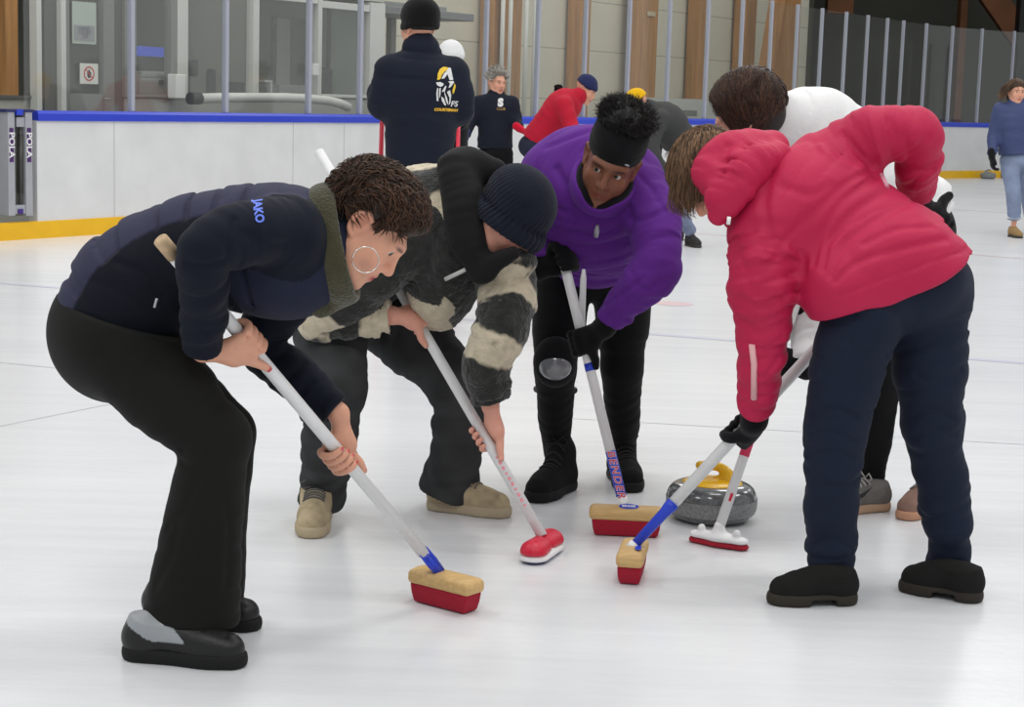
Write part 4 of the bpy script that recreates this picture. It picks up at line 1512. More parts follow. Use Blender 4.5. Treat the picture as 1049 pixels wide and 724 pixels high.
# broom of the woman in white
hE = G(736, 559)
axE = G(764, 558) - G(708, 548)
shE = Shaft(hE + UPZ * .055, J(826, 280, 5.25))
bE = empty('curling_broom', hE, 'white broom with flat white plastic head and red grip in front of the stone', 'broom', 'curling brooms')
ax = nrm(V(*axE[:2], 0)); sd = np.cross(UPZ, ax)
F = Field(); F.add(Chain([hE - ax * .07 + UPZ * .026, hE + UPZ * .028, hE + ax * .07 + UPZ * .026], [.026, .036, .026], n=UPZ, s=.42, k=.005))
F.add(Chain([hE + UPZ * .03, hE + UPZ * .06], [.026, .016], k=.01))
F.add(Chain([hE - ax * .058 + UPZ * .03, hE - ax * .058 + UPZ * .046], .012, k=.004), Chain([hE + ax * .058 + UPZ * .03, hE + ax * .058 + UPZ * .046], .012, k=.004))
F.cut(hE + UPZ * .017, -UPZ); part('head', F, .003, m_wpl, bE)
F = Field(); F.add(Chain([hE - ax * .073 + UPZ * .009, hE + UPZ * .009, hE + ax * .073 + UPZ * .009], [.024, .033, .024], n=UPZ, s=.45, k=.005)); F.cut(hE + UPZ * .002, -UPZ); F.cut(hE + UPZ * .017, UPZ)
part('pad', F, .003, m_pad, bE)
broom_shaft(bE, shE, .0150)
mb = MB(); mb.tube([shE.at(467), shE.at(440)], .0156, 16); mb.build('red_grip', mat('grip_pink', lin(214, 40, 86), .5), bE)
mb = MB(); p = shE.at(508); mb.box(p - V(0, .0155, 0), V(.004, .001, .012), frame(shE.d)); mb.build('red_mark', m_red, bE)

# short white stick in the lower glove of the woman in purple
sk0, sk1 = J(598, 276, 5.30), J(595, 352, 5.35)
mb = MB(); mb.tube([sk0, sk0 + (sk1 - sk0) * .12, sk1], [.005, .0095, .0115], 12)
tag(mb.build('white_stick', m_shaft, loc=sk1), 'thin white stick with tapered tip beside the purple sleeve', 'stick')

# the stones
m_gran = mat('granite', lin(92, 95, 96), 0.14, var=0.35, var_scale=90, spec=0.6, coat=0.3)
m_band = mat('granite_band', lin(126, 128, 128), 0.45, var=0.3, var_scale=110)
m_yel2 = mat('handle_yellow', lin(236, 184, 24), 0.25)


def stone(loc, label, yaw, R_=.143, body=m_gran, hand=m_yel2, group=None):
    st = empty('curling_stone', loc, label, 'curling stone', group)
    zc, H_ = .060, .0595
    def pr(a):
        c, s = math.cos(math.radians(a)), math.sin(math.radians(a))
        return (.065 + (R_ - .065) * abs(c) ** .62, zc + H_ * math.copysign(abs(s) ** .78, s))
    lowp = [(.001, .004), (.055, .004), (.062, .001)] + [pr(a) for a in np.linspace(-82, -24, 10)]
    upp = [pr(a) for a in np.linspace(8, 85, 14)] + [(.001, zc + H_ - .004)]
    mb = MB(); mb.lathe(lowp + upp, loc, 72); b_ = mb.build('granite_body', body, st)
    mb = MB(); mb.lathe([(r + .001, z) for r, z in [pr(a) for a in np.linspace(-27, 9, 9)]], loc, 72); mb.build('striking_band', m_band, b_)
    zt = zc + H_
    mb = MB(); mb.lathe([(.097, zt - .012), (.095, zt - .001), (.082, zt + .0040), (.03, zt + .012), (.001, zt + .014)], loc, 48); mb.build('handle_plate', hand, st)
    d = V(math.cos(yaw), math.sin(yaw), 0)
    F = Field(); P = np.array(loc)
    F.add(Chain([P - d * .052 + UPZ * (zt + .006), P - d * .046 + UPZ * (zt + .030), P - d * .022 + UPZ * (zt + .047), P + d * .005 + UPZ * (zt + .051), P + d * .042 + UPZ * (zt + .050)], [.019, .0165, .0145, .0145, .0135], k=.01))
    F.add(Chain([P - d * .055 + UPZ * (zt + .004), P - d * .01 + UPZ * (zt + .008)], [.022, .012], k=.02))
    part('handle', F, .003, hand, st)
    return st


cS = G(728, 531); cS[2] = 0
s1 = stone(cS, 'polished dark granite curling stone with yellow handle between the players', math.radians(172))
far1, far2 = G(1012, 183), G(1028, 182)
s2 = stone(far1 * V(1, 1, 0), 'small far grey stone left of the walker in jeans, by the end boards', 0.2, .15, m_band, m_band, 'far curling stones')
s3 = stone(far2 * V(1, 1, 0), 'small far grey stone half behind the walker in jeans', 0.6, .15, m_band, m_band, 'far curling stones')


def trunk(chain, X):
    """distance, distance along, centre and tangent of a chain near X"""
    d, s = chain.eval(X, want_s=True)
    P = np.stack([np.interp(s, chain.cum, chain.p[:, i]) for i in range(3)], 1)
    T = np.stack([np.interp(s, chain.cum, np.gradient(chain.p[:, i], chain.cum)) for i in range(3)], 1)
    T /= np.linalg.norm(T, axis=1)[:, None]
    return d, s, P, T


# ================================================================== the woman in navy (left)
A = person(V(*G(190, 672)[:2], 0), 'person in navy jacket and black flared trousers bending over a broom, hoop earring, far left')
hdA = Head(J(377, 231, 3.98), (.77, .03, .63), (.64, -.05, -.77), 1.0)
Yl = V(0, 1, 0)
elA, elA2 = J(211, 258, 3.70), J(266, 352, 4.20)
nails = []
S = Field()
gA = shA.at(347); gA2 = shA.at(466)
wA = grip_hand(S, gA, -shA.d, gA + V(-.10, -.03, .015), -1, .0150, 1.0, nails=nails, slant=.045, thumb_along='top')
wA2 = grip_hand(S, gA2, -shA.d, gA2 + V(.05, .03, .04), -1, .0150, 1.0, nails=nails, slant=.06)
hdA.build(S)
pelA, chA, nkA = J(122, 340, 4.02), J(280, 242, 4.0), J(330, 235, 4.0)
skin_torso(S, pelA, chA, nkA, hdA, Yl, Yl, [J(282, 240, 3.84), J(305, 262, 4.16)], [elA, elA2], [wA, wA2],
           [J(118, 345, 3.93), J(120, 343, 4.11)], [J(222, 450, 3.90), J(228, 443, 4.12)], [J(165, 632, 3.97), J(225, 618, 4.17)])
part('body', S, .0042, M['skin'], A, skin_color(SKIN, hdA, nails, lips=(170, 70, 74)))
hdA.eyes('eye', A, look=(.35, -.2))
# earring
rr = MB(); c0 = J(374.5, 266, 3.885); th = np.linspace(0, 2 * PI, 33)
rr.tube([c0 + V(math.cos(t), .12 * math.cos(t), math.sin(t)) * .029 for t in th], .0016, 8, False)
rr.build('hoop_earring', mat('silver', lin(222, 214, 205), .2, .9), A)
# jacket
T = Field()
tA = T.add(Chain([J(120, 346, 4.02), J(140, 300, 4.02), J(185, 267, 4.02), J(235, 252, 4.01), J(283, 246, 4.0), J(328, 240, 3.99)],
                 [.158, .158, .138, .134, .132, .098], n=Yl, s=[1.08, 1.1, 1.2, 1.28, 1.32, 1.2], k=.04, fold=(.004, .06)))
T.add(Ell(J(292, 276, 4.0), (.15, .17, .115), k=.06))
sA1 = T.add(Chain([J(296, 240, 3.86), J(262, 236, 3.79), elA, elA + (wA - elA) * .5, wA + (elA - wA) * .02], [.078, .074, .062, .052, .043], k=.035, fold=(.009, .06)).cap())
sA2 = T.add(Chain([J(312, 268, 4.14), J(288, 310, 4.2), elA2, elA2 + (wA2 - elA2) * .5, wA2 + (elA2 - wA2) * .05], [.072, .066, .058, .054, .042], k=.03, fold=(.009, .055)).cap())
Cf1, Cf2 = J(50, 304, 4.02), J(202, 353, 4.02)
tA.caps.append(((Cf1 + Cf2) / 2, nrm(np.cross(Cf2 - Cf1, Yl) * -np.sign(np.cross(Cf2 - Cf1, Yl)[2]))))
T.creases([([(188, 232), (202, 246), (231, 253)], .009, .008), ([(231, 266), (210, 272), (192, 270)], .008, .008), ([(240, 225), (232, 250), (237, 275)], .008, .006),
           ([(120, 268), (149, 282), (167, 304)], .008, .006), ([(87, 286), (123, 297), (159, 315)], .008, .005), ([(206, 331), (222, 328), (238, 321)], .005, .006),
           ([(195, 295), (212, 300), (236, 296)], .008, .007), ([(198, 312), (216, 316), (236, 308)], .007, .006), ([(262, 372), (280, 368), (300, 352)], .008, .007),
           ([(272, 392), (292, 388), (312, 372)], .008, .007), ([(285, 410), (302, 405), (320, 392)], .007, .006), ([(250, 240), (275, 250), (310, 248)], .010, .006)])
def jA_split(X):
    d, s, P, Tn = trunk(tA, X)
    up = V(-.45, 0, .9) - Tn * (Tn @ V(-.45, 0, .9))[:, None]; up /= np.linalg.norm(up, axis=1)[:, None]
    rel = ((X - P) * up).sum(1)
    da = np.minimum(sA1.eval(X), sA2.eval(X))
    return d, s, rel, da
def jA_disp(X):
    m = np.abs(tA.eval(X)) < .03
    out = np.zeros(len(X), np.float32)
    if m.any():
        d, s, rel, da = jA_split(X[m])
        fr = (s / .058) % 1.0
        g = np.exp(-((fr - .5) * .058 / .006) ** 2) * .010
        out[m] = np.where((da > .008) & ((rel > .085) | ((rel < .02) & (s > .33))), g - .001, 0)
    return out
T.disp.append(jA_disp)
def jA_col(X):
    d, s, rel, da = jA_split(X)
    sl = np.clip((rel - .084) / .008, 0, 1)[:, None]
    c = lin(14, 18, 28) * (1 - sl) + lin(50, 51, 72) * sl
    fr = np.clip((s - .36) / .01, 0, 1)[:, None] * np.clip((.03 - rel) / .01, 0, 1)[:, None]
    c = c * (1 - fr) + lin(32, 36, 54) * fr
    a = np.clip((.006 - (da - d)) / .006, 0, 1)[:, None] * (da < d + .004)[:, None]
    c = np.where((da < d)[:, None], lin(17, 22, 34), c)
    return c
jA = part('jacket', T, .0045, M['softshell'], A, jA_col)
v2, f2 = text_mesh('JAKO', .023, bold=.0009)
decal('sleeve_lettering', jA, v2, f2, J(268, 217, 3.78), nrm(V(.3, 0, -1)), nrm(V(1, 0, .3)), V(0, 1, -.12), mat('print_blue', lin(92, 118, 222), .6), jA, .002)
# small zip puller at the hem pocket
mb = MB(); p = J(158, 315, 3.80); mb.tube([p, p + V(.006, 0, .02)], .003, 8); mb.build('zip_puller', m_alu, jA)
# collar
K = Field(); cc = J(343, 250, 3.98)
cn_ = nrm(V(.97, 0, .22)); K.add(Ring(cc, .130, .112, .012, np.array([nrm(np.cross(Yl, cn_)), Yl, cn_]), flat=2.6))
K.add(Chain([J(316, 298, 3.93), J(328, 318, 3.95), J(345, 304, 3.98)], .018, k=.03))
part('collar', K, .0045, M['fleece'], A, flat_color((66, 64, 46), .15, 60))
# trousers
Q = Field()
Q.add(Ell(J(121, 340, 4.02), (.160, .178, .165), k=.03))
thi = lambda a, b_, c, dd: Q.add(Chain(a, b_, n=c, s=dd, k=.025, fold=(.003, .07)))
thi([J(122, 345, 3.94), J(166, 396, 3.91), J(222, 450, 3.90)], [.125, .108, .076], Yl, [1, .9, .9])
thi([J(126, 345, 4.11), J(170, 392, 4.12), J(229, 444, 4.13)], [.118, .102, .075], Yl, [1, .9, .9])
Q.add(Chain([J(222, 449, 3.90), J(209, 530, 3.92), J(196, 632, 3.93)], [.076, .083, .092], n=V(1, 0, 0), s=[1, 1.08, 1.2], k=.02, fold=(.003, .06)).cap())
Q.add(Chain([J(229, 444, 4.13), J(222, 520, 4.15), J(214, 612, 4.17)], [.074, .074, .078], n=V(1, 0, 0), s=[1, 1.02, 1.1], k=.02, fold=(.003, .06)).cap())
Q.creases([([(186, 462), (205, 458), (226, 464)], .007, .008), ([(186, 474), (202, 478), (220, 474)], .007, .006), ([(172, 540), (190, 520), (205, 480)], .010, .005),
           ([(160, 600), (175, 570), (182, 540)], .010, .004), ([(225, 500), (235, 540), (232, 600)], .010, .004), ([(110, 360), (140, 375), (165, 372)], .010, .003)])
Q.cut((Cf1 + Cf2) / 2 + UPZ * .02, UPZ + V(.3, 0, 0))
part('trousers', Q, .005, M['softshell'], A, flat_color((23, 23, 21)))
# shoes
def shA_col(X):
    hz = X[:, 2]; q = (X - G(129, 672)) @ nrm((G(250, 683) - G(129, 672)))
    c = np.tile(lin(20, 20, 20), (len(X), 1))
    band = (hz > .056 + .5 * np.maximum(.08 - q, 0)) & (hz < .15) & (q > -.03) & (q < .160 - 1.0 * np.maximum(hz - .055, 0))
    return np.where(band[:, None], lin(150, 154, 158), c)
shoe(A, G(129, 672), G(251, 683), None, (20, 20, 20), (22, 22, 22), 'leather', .095, lace=None, sole=.034, colf=shA_col, w=.046)
shoe(A, G(148, 634), G(267, 645), None, (20, 20, 20), (20, 20, 20), 'leather', .085, lace=None, sole=.03, w=.045)
# hair: short, tousled
HF = Field()
HF.add(hdA.ell((0, -.025, .052), (.084, .100, .086), .02)); HF.add(hdA.ell((0, -.085, -.015), (.06, .035, .055), .03))
HF.add(hdA.ell((0, .045, .095), (.06, .05, .035), .03))
HF.sub(hdA.ell((0, .125, -.02), (.085, .075, .085), .02)); HF.sub(hdA.ell((.09, .0, -.03), (.03, .035, .045), .015)); HF.sub(hdA.ell((-.09, .0, -.03), (.03, .035, .045), .015))
def gA_(rng):
    while True:
        p, q = scalp(rng, -1, .55, -.45, 1)
        if not (abs(q[0]) > .6 and q[2] < .12 and -.35 < q[1]):
            break
    t = V(rng.normal(0, .25), .75 + rng.normal(0, .25), .10 + rng.normal(0, .2))
    if q[1] < -.55 and q[2] < .5:
        t = V(rng.normal(0, .25), rng.normal(0, .25), .9 if rng.random() < .5 else -.6)
    return p + q * .010, t + q * .12
def gA2_(rng):
    p, q = scalp(rng, -.2, .66, .5, 1)
    return p + q * .014, V(rng.normal(0, .35), .8, .15 + rng.normal(0, .3)) + q * .25
def gA3_(rng):
    p, q = scalp(rng, .25, .5, -.1, .35)
    return p + q * .004, V(np.sign(q[0]) * .1, .25 + rng.normal(0, .2), -1)
hair_part('hair', A, hdA, HF, .005, [strands(None, hdA, 4500, .06, .0017, gA_, seed=3, inflate=1.13, spread=.5, hug=1.14),
                                   strands(None, hdA, 1300, .06, .0016, gA2_, seed=4, inflate=1.17, gravity=.10, spread=.5, hug=1.16),
                                   strands(None, hdA, 160, .03, .0014, gA3_, seed=5, inflate=1.03)], (30, 21, 16), (84, 56, 38))
# ================================================================== the man in black and cream fleece
B = person(V(*((G(322, 540) + G(475, 522)) / 2)[:2], 0), 'person in black-and-cream fleece, black hood and navy beanie, bending over a red-headed broom')
latB = nrm(V(.30, .95, 0))          # towards his left
hdB = Head(J(523, 219, 5.02), (.72, -.22, .62), (.55, -.30, -.80), 1.0)
S = Field()
elB, elB2 = J(330, 322, 5.12), J(513, 338, 4.98)
gB, gB2 = shB.at(327), shB.at(446)
wB = grip_hand(S, gB, -shB.d, gB + V(-.10, -.03, .02), -1, .0155, 1.02, slant=.02)
wB2 = grip_hand(S, gB2, -shB.d, gB2 + V(.02, -.10, .06), -1, .0155, 1.02, slant=.05)
hdB.build(S, False)
pelB, chB, nkB = J(348, 300, 5.45), J(440, 225, 5.3), J(492, 208, 5.15)
skin_torso(S, pelB, chB, nkB, hdB, latB, latB, [J(432, 232, 5.10), J(505, 255, 5.25)], [elB, elB2], [wB, wB2],
           [J(342, 305, 5.36), J(372, 303, 5.52)], [J(343, 392, 5.12), J(468, 392, 5.33)], [J(328, 522, 5.32), J(452, 492, 5.46)])
part('body', S, .0045, M['skin'], B, skin_color(lin(222, 160, 140), hdB, lips=(178, 76, 84), flush=.35))
hdB.eyes('eye', B)
T = Field()
tB = T.add(Chain([J(338, 325, 5.46), J(352, 292, 5.46), J(392, 252, 5.40), J(440, 225, 5.31), J(486, 214, 5.17)],
                 [.150, .158, .160, .165, .11], n=latB, s=[1.1, 1.1, 1.2, 1.25, 1.15], k=.05, fold=(.010, .07)))
tB.cap(end=False, start=True)
T.add(Chain([J(470, 250, 5.15), J(455, 290, 5.18), J(450, 312, 5.22)], [.12, .105, .08], n=latB, s=1.3, k=.07))
sB1 = T.add(Chain([J(425, 238, 5.10), J(378, 285, 5.06), elB, elB + (wB - elB) * .5, wB + (elB - wB) * .04], [.09, .085, .074, .064, .05], k=.04, fold=(.013, .05)).cap())
sB2 = T.add(Chain([J(512, 262, 5.18), J(520, 300, 5.05), elB2, J(498, 372, 4.98), wB2 + (elB2 - wB2) * .08], [.085, .085, .080, .072, .056], k=.04, fold=(.009, .05)).cap())
T.add(Ell(J(524, 268, 5.0), (.075, .06, .045), k=.03))      # pale bunch of fleece below the chin
def fuzz(X):
    return .0025 * vnoise(X * 70) + .0022 * vnoise(X * 140)
T.disp.append(fuzz)
cream = [(J(430, 164, 5.3), .075, .6), (J(449, 218, 5.08), .050, 1.3), (J(445, 266, 5.00), .060, 1.0), (J(524, 268, 4.97), .085, .55),
         (J(360, 328, 5.05), .062, .8), (J(305, 345, 5.36), .05, 1.5), (J(458, 310, 5.12), .055, .6), (J(502, 287, 4.97), .045, 1.0), (J(438, 324, 5.12), .05, .5)]
def jB_col(X):
    nz = .012 * vnoise(X * 22) + .006 * vnoise(X * 55)
    w = np.zeros(len(X))
    for c, r, fz in cream:
        d = np.sqrt((X[:, 0] - c[0]) ** 2 + ((X[:, 1] - c[1]) * .6) ** 2 + ((X[:, 2] - c[2]) / fz) ** 2)
        w = np.maximum(w, np.clip((r + nz - d) / .012, 0, 1))
    d2, s2 = sB2.eval(X, want_s=True)
    d1, s1_ = sB1.eval(X, want_s=True)
    dt = tB.eval(X)
    def band(s, lo, hi):
        return np.clip((s + nz * 1.2 - lo) / .01, 0, 1) * np.clip((hi - s - nz * 1.2) / .01, 0, 1)
    on2 = (d2 < dt + .01) & (d2 < d1)
    b2 = np.maximum(band(s2, .165, .225), band(s2, .30, .385))
    w = np.where(on2, b2 * .95, w)
    on1 = (d1 < dt - .005) & (d1 < d2)
    L1 = sB1.cum[-1]
    b1 = np.maximum(band(s1_, L1 - .085, L1 + .1), band(s1_, L1 - .27, L1 - .19))
    w = np.where(on1, b1, w)[:, None]
    dark = lin(44, 45, 43) * (1 + .35 * vnoise(X * 60))[:, None]
    pale = lin(198, 186, 162) * (1 + .15 * vnoise(X * 60))[:, None]
    return dark * (1 - w) + pale * w
jB = part('fleece_jacket', T, .005, M['fleece'], B, jB_col)
# chest zip
mb = MB(); mb.tube([J(456, 286, 4.99), J(473, 278, 4.97), J(489, 269, 4.95)], .006, 8); mb.build('zip', mat('zip_pale', lin(190, 190, 186), .5), jB)
# hood, thrown back behind the beanie and open at the chin
K = Field()
K.add(Chain([J(469, 174, 5.10), J(474, 206, 5.03), J(480, 246, 4.98), J(496, 278, 4.95)], [.058, .060, .054, .034], n=latB, s=[1.5, 1.2, 1.0, 1], k=.05, fold=(.004, .12)))
K.add(Chain([J(458, 168, 5.2), J(482, 170, 5.14), J(506, 176, 5.12)], [.03, .05, .04], k=.05))
K.add(Chain([J(490, 278, 4.97), J(512, 266, 4.93), J(526, 259, 4.92)], [.03, .026, .02], k=.03))
K.sub(hdB.ell((0, 0, .03), (.082, .11, .12)))
K.sub(hdB.ell((0, .07, -.03), (.07, .09, .095)))
K.crease([J(476, 162, 5.2), J(480, 200, 5.1), J(488, 245, 5.0)], .01, .008)
part('hood', K, .005, M['softshell'], B, flat_color((24, 23, 24)))
# beanie
N_ = Field()
nB = nrm(hdB.u - .37 * hdB.f); fB = np.cross(nB, hdB.r)
N_.add(hdB.ell((0, -.010, .046), (.097, .114, .100)))
N_.add(Ring(hdB.w(0, .018, -.020), .090, .110, .012, np.array([hdB.r, fB, nB]), k=.012, flat=2.2))
N_.cut(hdB.w(0, .035, -.038), -nB)
N_.disp.append(ribbed(hdB, 46, .0022))
part('beanie', N_, .004, M['knit'], B, flat_color((26, 30, 42), .15, 40))
# trousers
Q = Field()
Q.add(Ell(J(350, 308, 5.46), (.155, .165, .15), k=.03))
Q.add(Chain([J(340, 318, 5.36), J(338, 350, 5.22), J(341, 392, 5.14)], [.125, .108, .094], k=.03, fold=(.010, .07)))
Q.add(Chain([J(341, 392, 5.14), J(338, 452, 5.22), J(329, 512, 5.31)], [.094, .080, .068], k=.03, fold=(.013, .055)).cap())
Q.add(Chain([J(375, 312, 5.52), J(425, 350, 5.40), J(470, 392, 5.34)], [.12, .108, .092], k=.03, fold=(.010, .07)))
Q.add(Chain([J(470, 392, 5.34), J(470, 440, 5.38), J(460, 499, 5.45)], [.092, .082, .088], k=.03, fold=(.011, .06)).cap())
Q.crease([J(310, 420, 5.06), J(340, 428, 5.06), J(368, 420, 5.1)], .008, .006)
Q.crease([J(312, 500, 5.2), J(335, 495, 5.2), J(352, 500, 5.22)], .008, .006)
part('trousers', Q, .005, M['denim'], B, flat_color((60, 61, 62), .25, 20))
dirty = lambda X: np.tile(lin(176, 160, 130), (len(X), 1)) * (1 + .22 * vnoise(X * 25) + .15 * vnoise(X * 60))[:, None]
shoe(B, G(325, 528), G(319, 549), .29, None, (176, 160, 132), 'suede', .10, lace=(90, 88, 86), sole=.034, colf=dirty, w=.049, h=.004)
shoe(B, G(441, 520), G(521, 530), None, None, (182, 166, 140), 'suede', .09, lace=(120, 112, 100), sole=.034, colf=dirty, w=.047)

# ================================================================== the woman in purple
C = person(V(*((G(568, 505) + G(645, 490)) / 2)[:2], 0), 'person in purple jacket with black headband, facing the camera bent over a broom')
X1 = V(1, 0, 0)
latC = nrm(V(1, .08, -.06))
hdC = Head(J(626, 166, 5.22), (.25, -.50, .84), (-.18, -.86, -.42), .98)
S = Field(); Gv = Field(); Gw = Field()
elC, elC2 = J(541, 232, 5.52), J(672, 272, 5.16)
gC, gC2 = shC.at(266), shC.at(350)
hgs = []
wC = grip_hand(Gv, gC, shC.d, gC + V(-.10, .02, .05), -1, .0155, .95, th=.003, slant=.0, thumb_along=False)
wC2 = grip_hand(Gw, gC2, -shC.d, gC2 + V(.10, -.02, .05), 1, .0155, .95, th=.003, slant=.02)
Gw.add(Chain([wC2, wC2 + (elC2 - wC2) * .18], [.034, .036], k=.02)); Gv.add(Chain([wC, wC + (elC - wC) * .18], [.034, .036], k=.02))
grip_hand(S, gC, shC.d, gC + V(-.10, .02, .05), -1, .0155, .93, thumb_along=False)
grip_hand(S, gC2, -shC.d, gC2 + V(.10, -.02, .05), 1, .0155, .9, slant=.02, thumb_along=False)
hdC.build(S)
skin_torso(S, J(607, 258, 5.82), J(604, 185, 5.48), J(621, 172, 5.34), hdC, latC, latC, [J(556, 186, 5.46), J(656, 188, 5.42)], [elC, elC2], [wC, wC2],
           [J(582, 265, 5.82), J(636, 266, 5.86)], [J(569, 378, 5.71), J(638, 376, 5.90)], [J(570, 474, 5.89), J(638, 464, 6.07)])
part('body', S, .004, M['skin'], C, skin_color(lin(124, 78, 58), hdC, lips=(120, 58, 52), brow=(28, 18, 14), flush=.12))
hdC.eyes('eye', C, iris=(40, 26, 20), look=(.35, .1))
for g_ in (Gv, Gw):
    part('glove', g_, .004, M['knit'], C, flat_color((19, 19, 21), .2, 50))
T = Field()
tC = T.add(Chain([J(607, 266, 5.80), J(602, 225, 5.72), J(600, 192, 5.60), J(606, 178, 5.46), J(620, 178, 5.34)], [.150, .158, .165, .155, .105], n=latC,
                 s=[1.10, 1.16, 1.26, 1.32, 1.1], k=.05, fold=(.010, .07)))
tC.cap(end=False, start=True)
T.add(Chain([J(612, 205, 5.36), J(610, 240, 5.46), J(608, 262, 5.6)], [.115, .115, .10], n=latC, s=1.55, k=.06, fold=(.010, .07)))
sC1 = T.add(Chain([J(562, 186, 5.46), J(548, 208, 5.50), elC, wC + (elC - wC) * .12], [.085, .078, .064, .048], k=.05, fold=(.010, .05)).cap())
sC2 = T.add(Chain([J(648, 188, 5.42), J(668, 222, 5.27), elC2, elC2 + (wC2 - elC2) * .5, wC2 + (elC2 - wC2) * .10], [.092, .084, .074, .062, .046], k=.05, fold=(.011, .05)).cap())
T.creases([([(609, 133), (580, 143), (560, 150)], .012, .008), ([(571, 173), (583, 199), (586, 229)], .011, .009), ([(642, 219), (656, 226), (681, 216)], .009, .010),
           ([(639, 246), (609, 252), (580, 249)], .009, .009), ([(642, 269), (656, 256), (682, 252)], .009, .010), ([(609, 319), (632, 305), (659, 285)], .008, .007),
           ([(640, 205), (648, 225), (640, 250)], .010, .009), ([(650, 290), (664, 296), (676, 288)], .008, .009), ([(560, 200), (572, 214), (590, 222)], .010, .008),
           ([(655, 180), (668, 195), (680, 215)], .010, .006), ([(585, 236), (612, 240), (634, 232)], .010, .007), ([(615, 338), (626, 335), (632, 322)], .006, .006)])
T.sub(hdC.ell((0, .02, -.02), (.076, .10, .125)))
jC = part('jacket', T, .005, M['softshell'], C, flat_color((92, 40, 132), .06, 10))
# stand-up collar and the dark neck gaiter
K = Field()
K.add(Ring(hdC.w(0, -.012, -.085), .090, .104, .012, np.array([hdC.r, nrm(hdC.f - hdC.u * .35), np.cross(hdC.r, nrm(hdC.f - hdC.u * .35))]), flat=2.8))
K.sub(hdC.ell((0, .14, -.03), (.062, .10, .085)))
part('collar', K, .0045, M['softshell'], C, flat_color((96, 42, 138), .06, 10))
K = Field()
K.add(Ring(hdC.w(0, .0, -.078), .076, .088, .014, np.array([hdC.r, nrm(hdC.f - hdC.u * .35), np.cross(hdC.r, nrm(hdC.f - hdC.u * .35))]), flat=2.6))
K.sub(hdC.ell((0, .12, -.01), (.056, .08, .082)))
part('neck_gaiter', K, .0045, M['knit'], C, flat_color((20, 18, 22)))
for u, v in ((607, 207), (618, 206)):
    F = Field(); F.add(Ell(project(jC, [J(u, v, 5.2)], V(0, 1, -.1))[0], (.005, .005, .005))); part('snap_button', F, .002, M['plastic'], jC, flat_color((190, 188, 196)))
p = project(jC, [J(613, 230, 5.2), J(612, 241, 5.2)], V(0, 1, -.1), .003)
mb = MB(); mb.tube([p[0], (p[0] + p[1]) / 2, p[1]], [.005, .009, .008], 8); mb.build('zip_puller', mat('pale_metal', lin(180, 180, 186), .4, .5), jC)
p = project(jC, [J(629, 288, 5.0), J(623, 302, 5.0)], V(0, 1, -.1), .003)
mb = MB(); mb.tube([p[0], p[1]], [.007, .008], 8); mb.build('sleeve_mark', mat('lilac_mark', lin(168, 150, 196), .6), jC)
# headband and hair
N_ = Field()
N_.add(hdC.ell((0, -.016, .060), (.088, .106, .072)))
N_.add(hdC.ell((0, -.030, .100), (.080, .088, .045), .03))
N_.cut(hdC.w(0, 0, .028), -hdC.u - hdC.f * .05)
N_.crease([hdC.w(.09, 0, .075), hdC.w(.06, .07, .073), hdC.w(0, .1, .07), hdC.w(-.06, .07, .073), hdC.w(-.09, 0, .075)], .005, .004)
part('headband', N_, .004, M['knit'], C, flat_color((20, 20, 22), .2, 40))
F = Field(); F.add(Ell(project(bpy.data.objects['headband'], [hdC.w(-.045, .3, .050)], -hdC.f)[0], (.010, .004, .003), hdC.R)); part('tag', F, .0015, M['plastic'], C, flat_color((150, 150, 155)))
HF = Field(); pc = (0, -.036, .140)
HF.add(hdC.ell(pc, (.088, .086, .046), .03))
HF.disp.append(lambda X: .010 * vnoise(X * 38) + .006 * vnoise(X * 80)); HF.marg = .014
def gC_(rng):
    q = rng.normal(size=3); q /= np.linalg.norm(q); q[2] = abs(q[2]) if rng.random() < .7 else q[2]
    return V(*pc) + q * V(.084, .082, .044), q * .6 + rng.normal(0, .8, 3)
hair_part('hair', C, hdC, HF, .005, [strands(None, hdC, 3200, .026, .0011, gC_, seed=8, inflate=.1, spread=1.4)], (15, 13, 13), (34, 29, 28))
# trousers
Q = Field()
Q.add(Ell(J(607, 268, 5.84), (.165, .14, .13), k=.03))
Q.add(Chain([J(578, 275, 5.82), J(573, 325, 5.73), J(569, 378, 5.66)], [.108, .090, .068], k=.03, fold=(.003, .06)))
Q.add(Chain([J(569, 378, 5.66), J(569, 425, 5.75), J(570, 466, 5.85)], [.066, .058, .043], k=.02, fold=(.003, .05)).cap())
Q.add(Chain([J(637, 276, 5.86), J(638, 325, 5.84), J(637, 376, 5.84)], [.110, .092, .070], k=.03, fold=(.003, .06)))
Q.add(Chain([J(637, 376, 5.84), J(638, 425, 5.91), J(638, 460, 6.0)], [.068, .060, .043], k=.02, fold=(.003, .05)).cap())
part('trousers', Q, .005, M['softshell'], C, flat_color((17, 17, 18)))
shoe(C, G(580, 499), G(549, 514), .27, (28, 28, 29), (22, 22, 22), 'suede', .17, lace=(30, 30, 30), sole=.036, w=.053, ankle=J(571, 453, 5.85))
shoe(C, G(634, 487), G(651, 510), .27, (26, 26, 27), (22, 22, 22), 'suede', .15, lace=(30, 30, 30), sole=.034, w=.051, ankle=J(638, 452, 6.01))
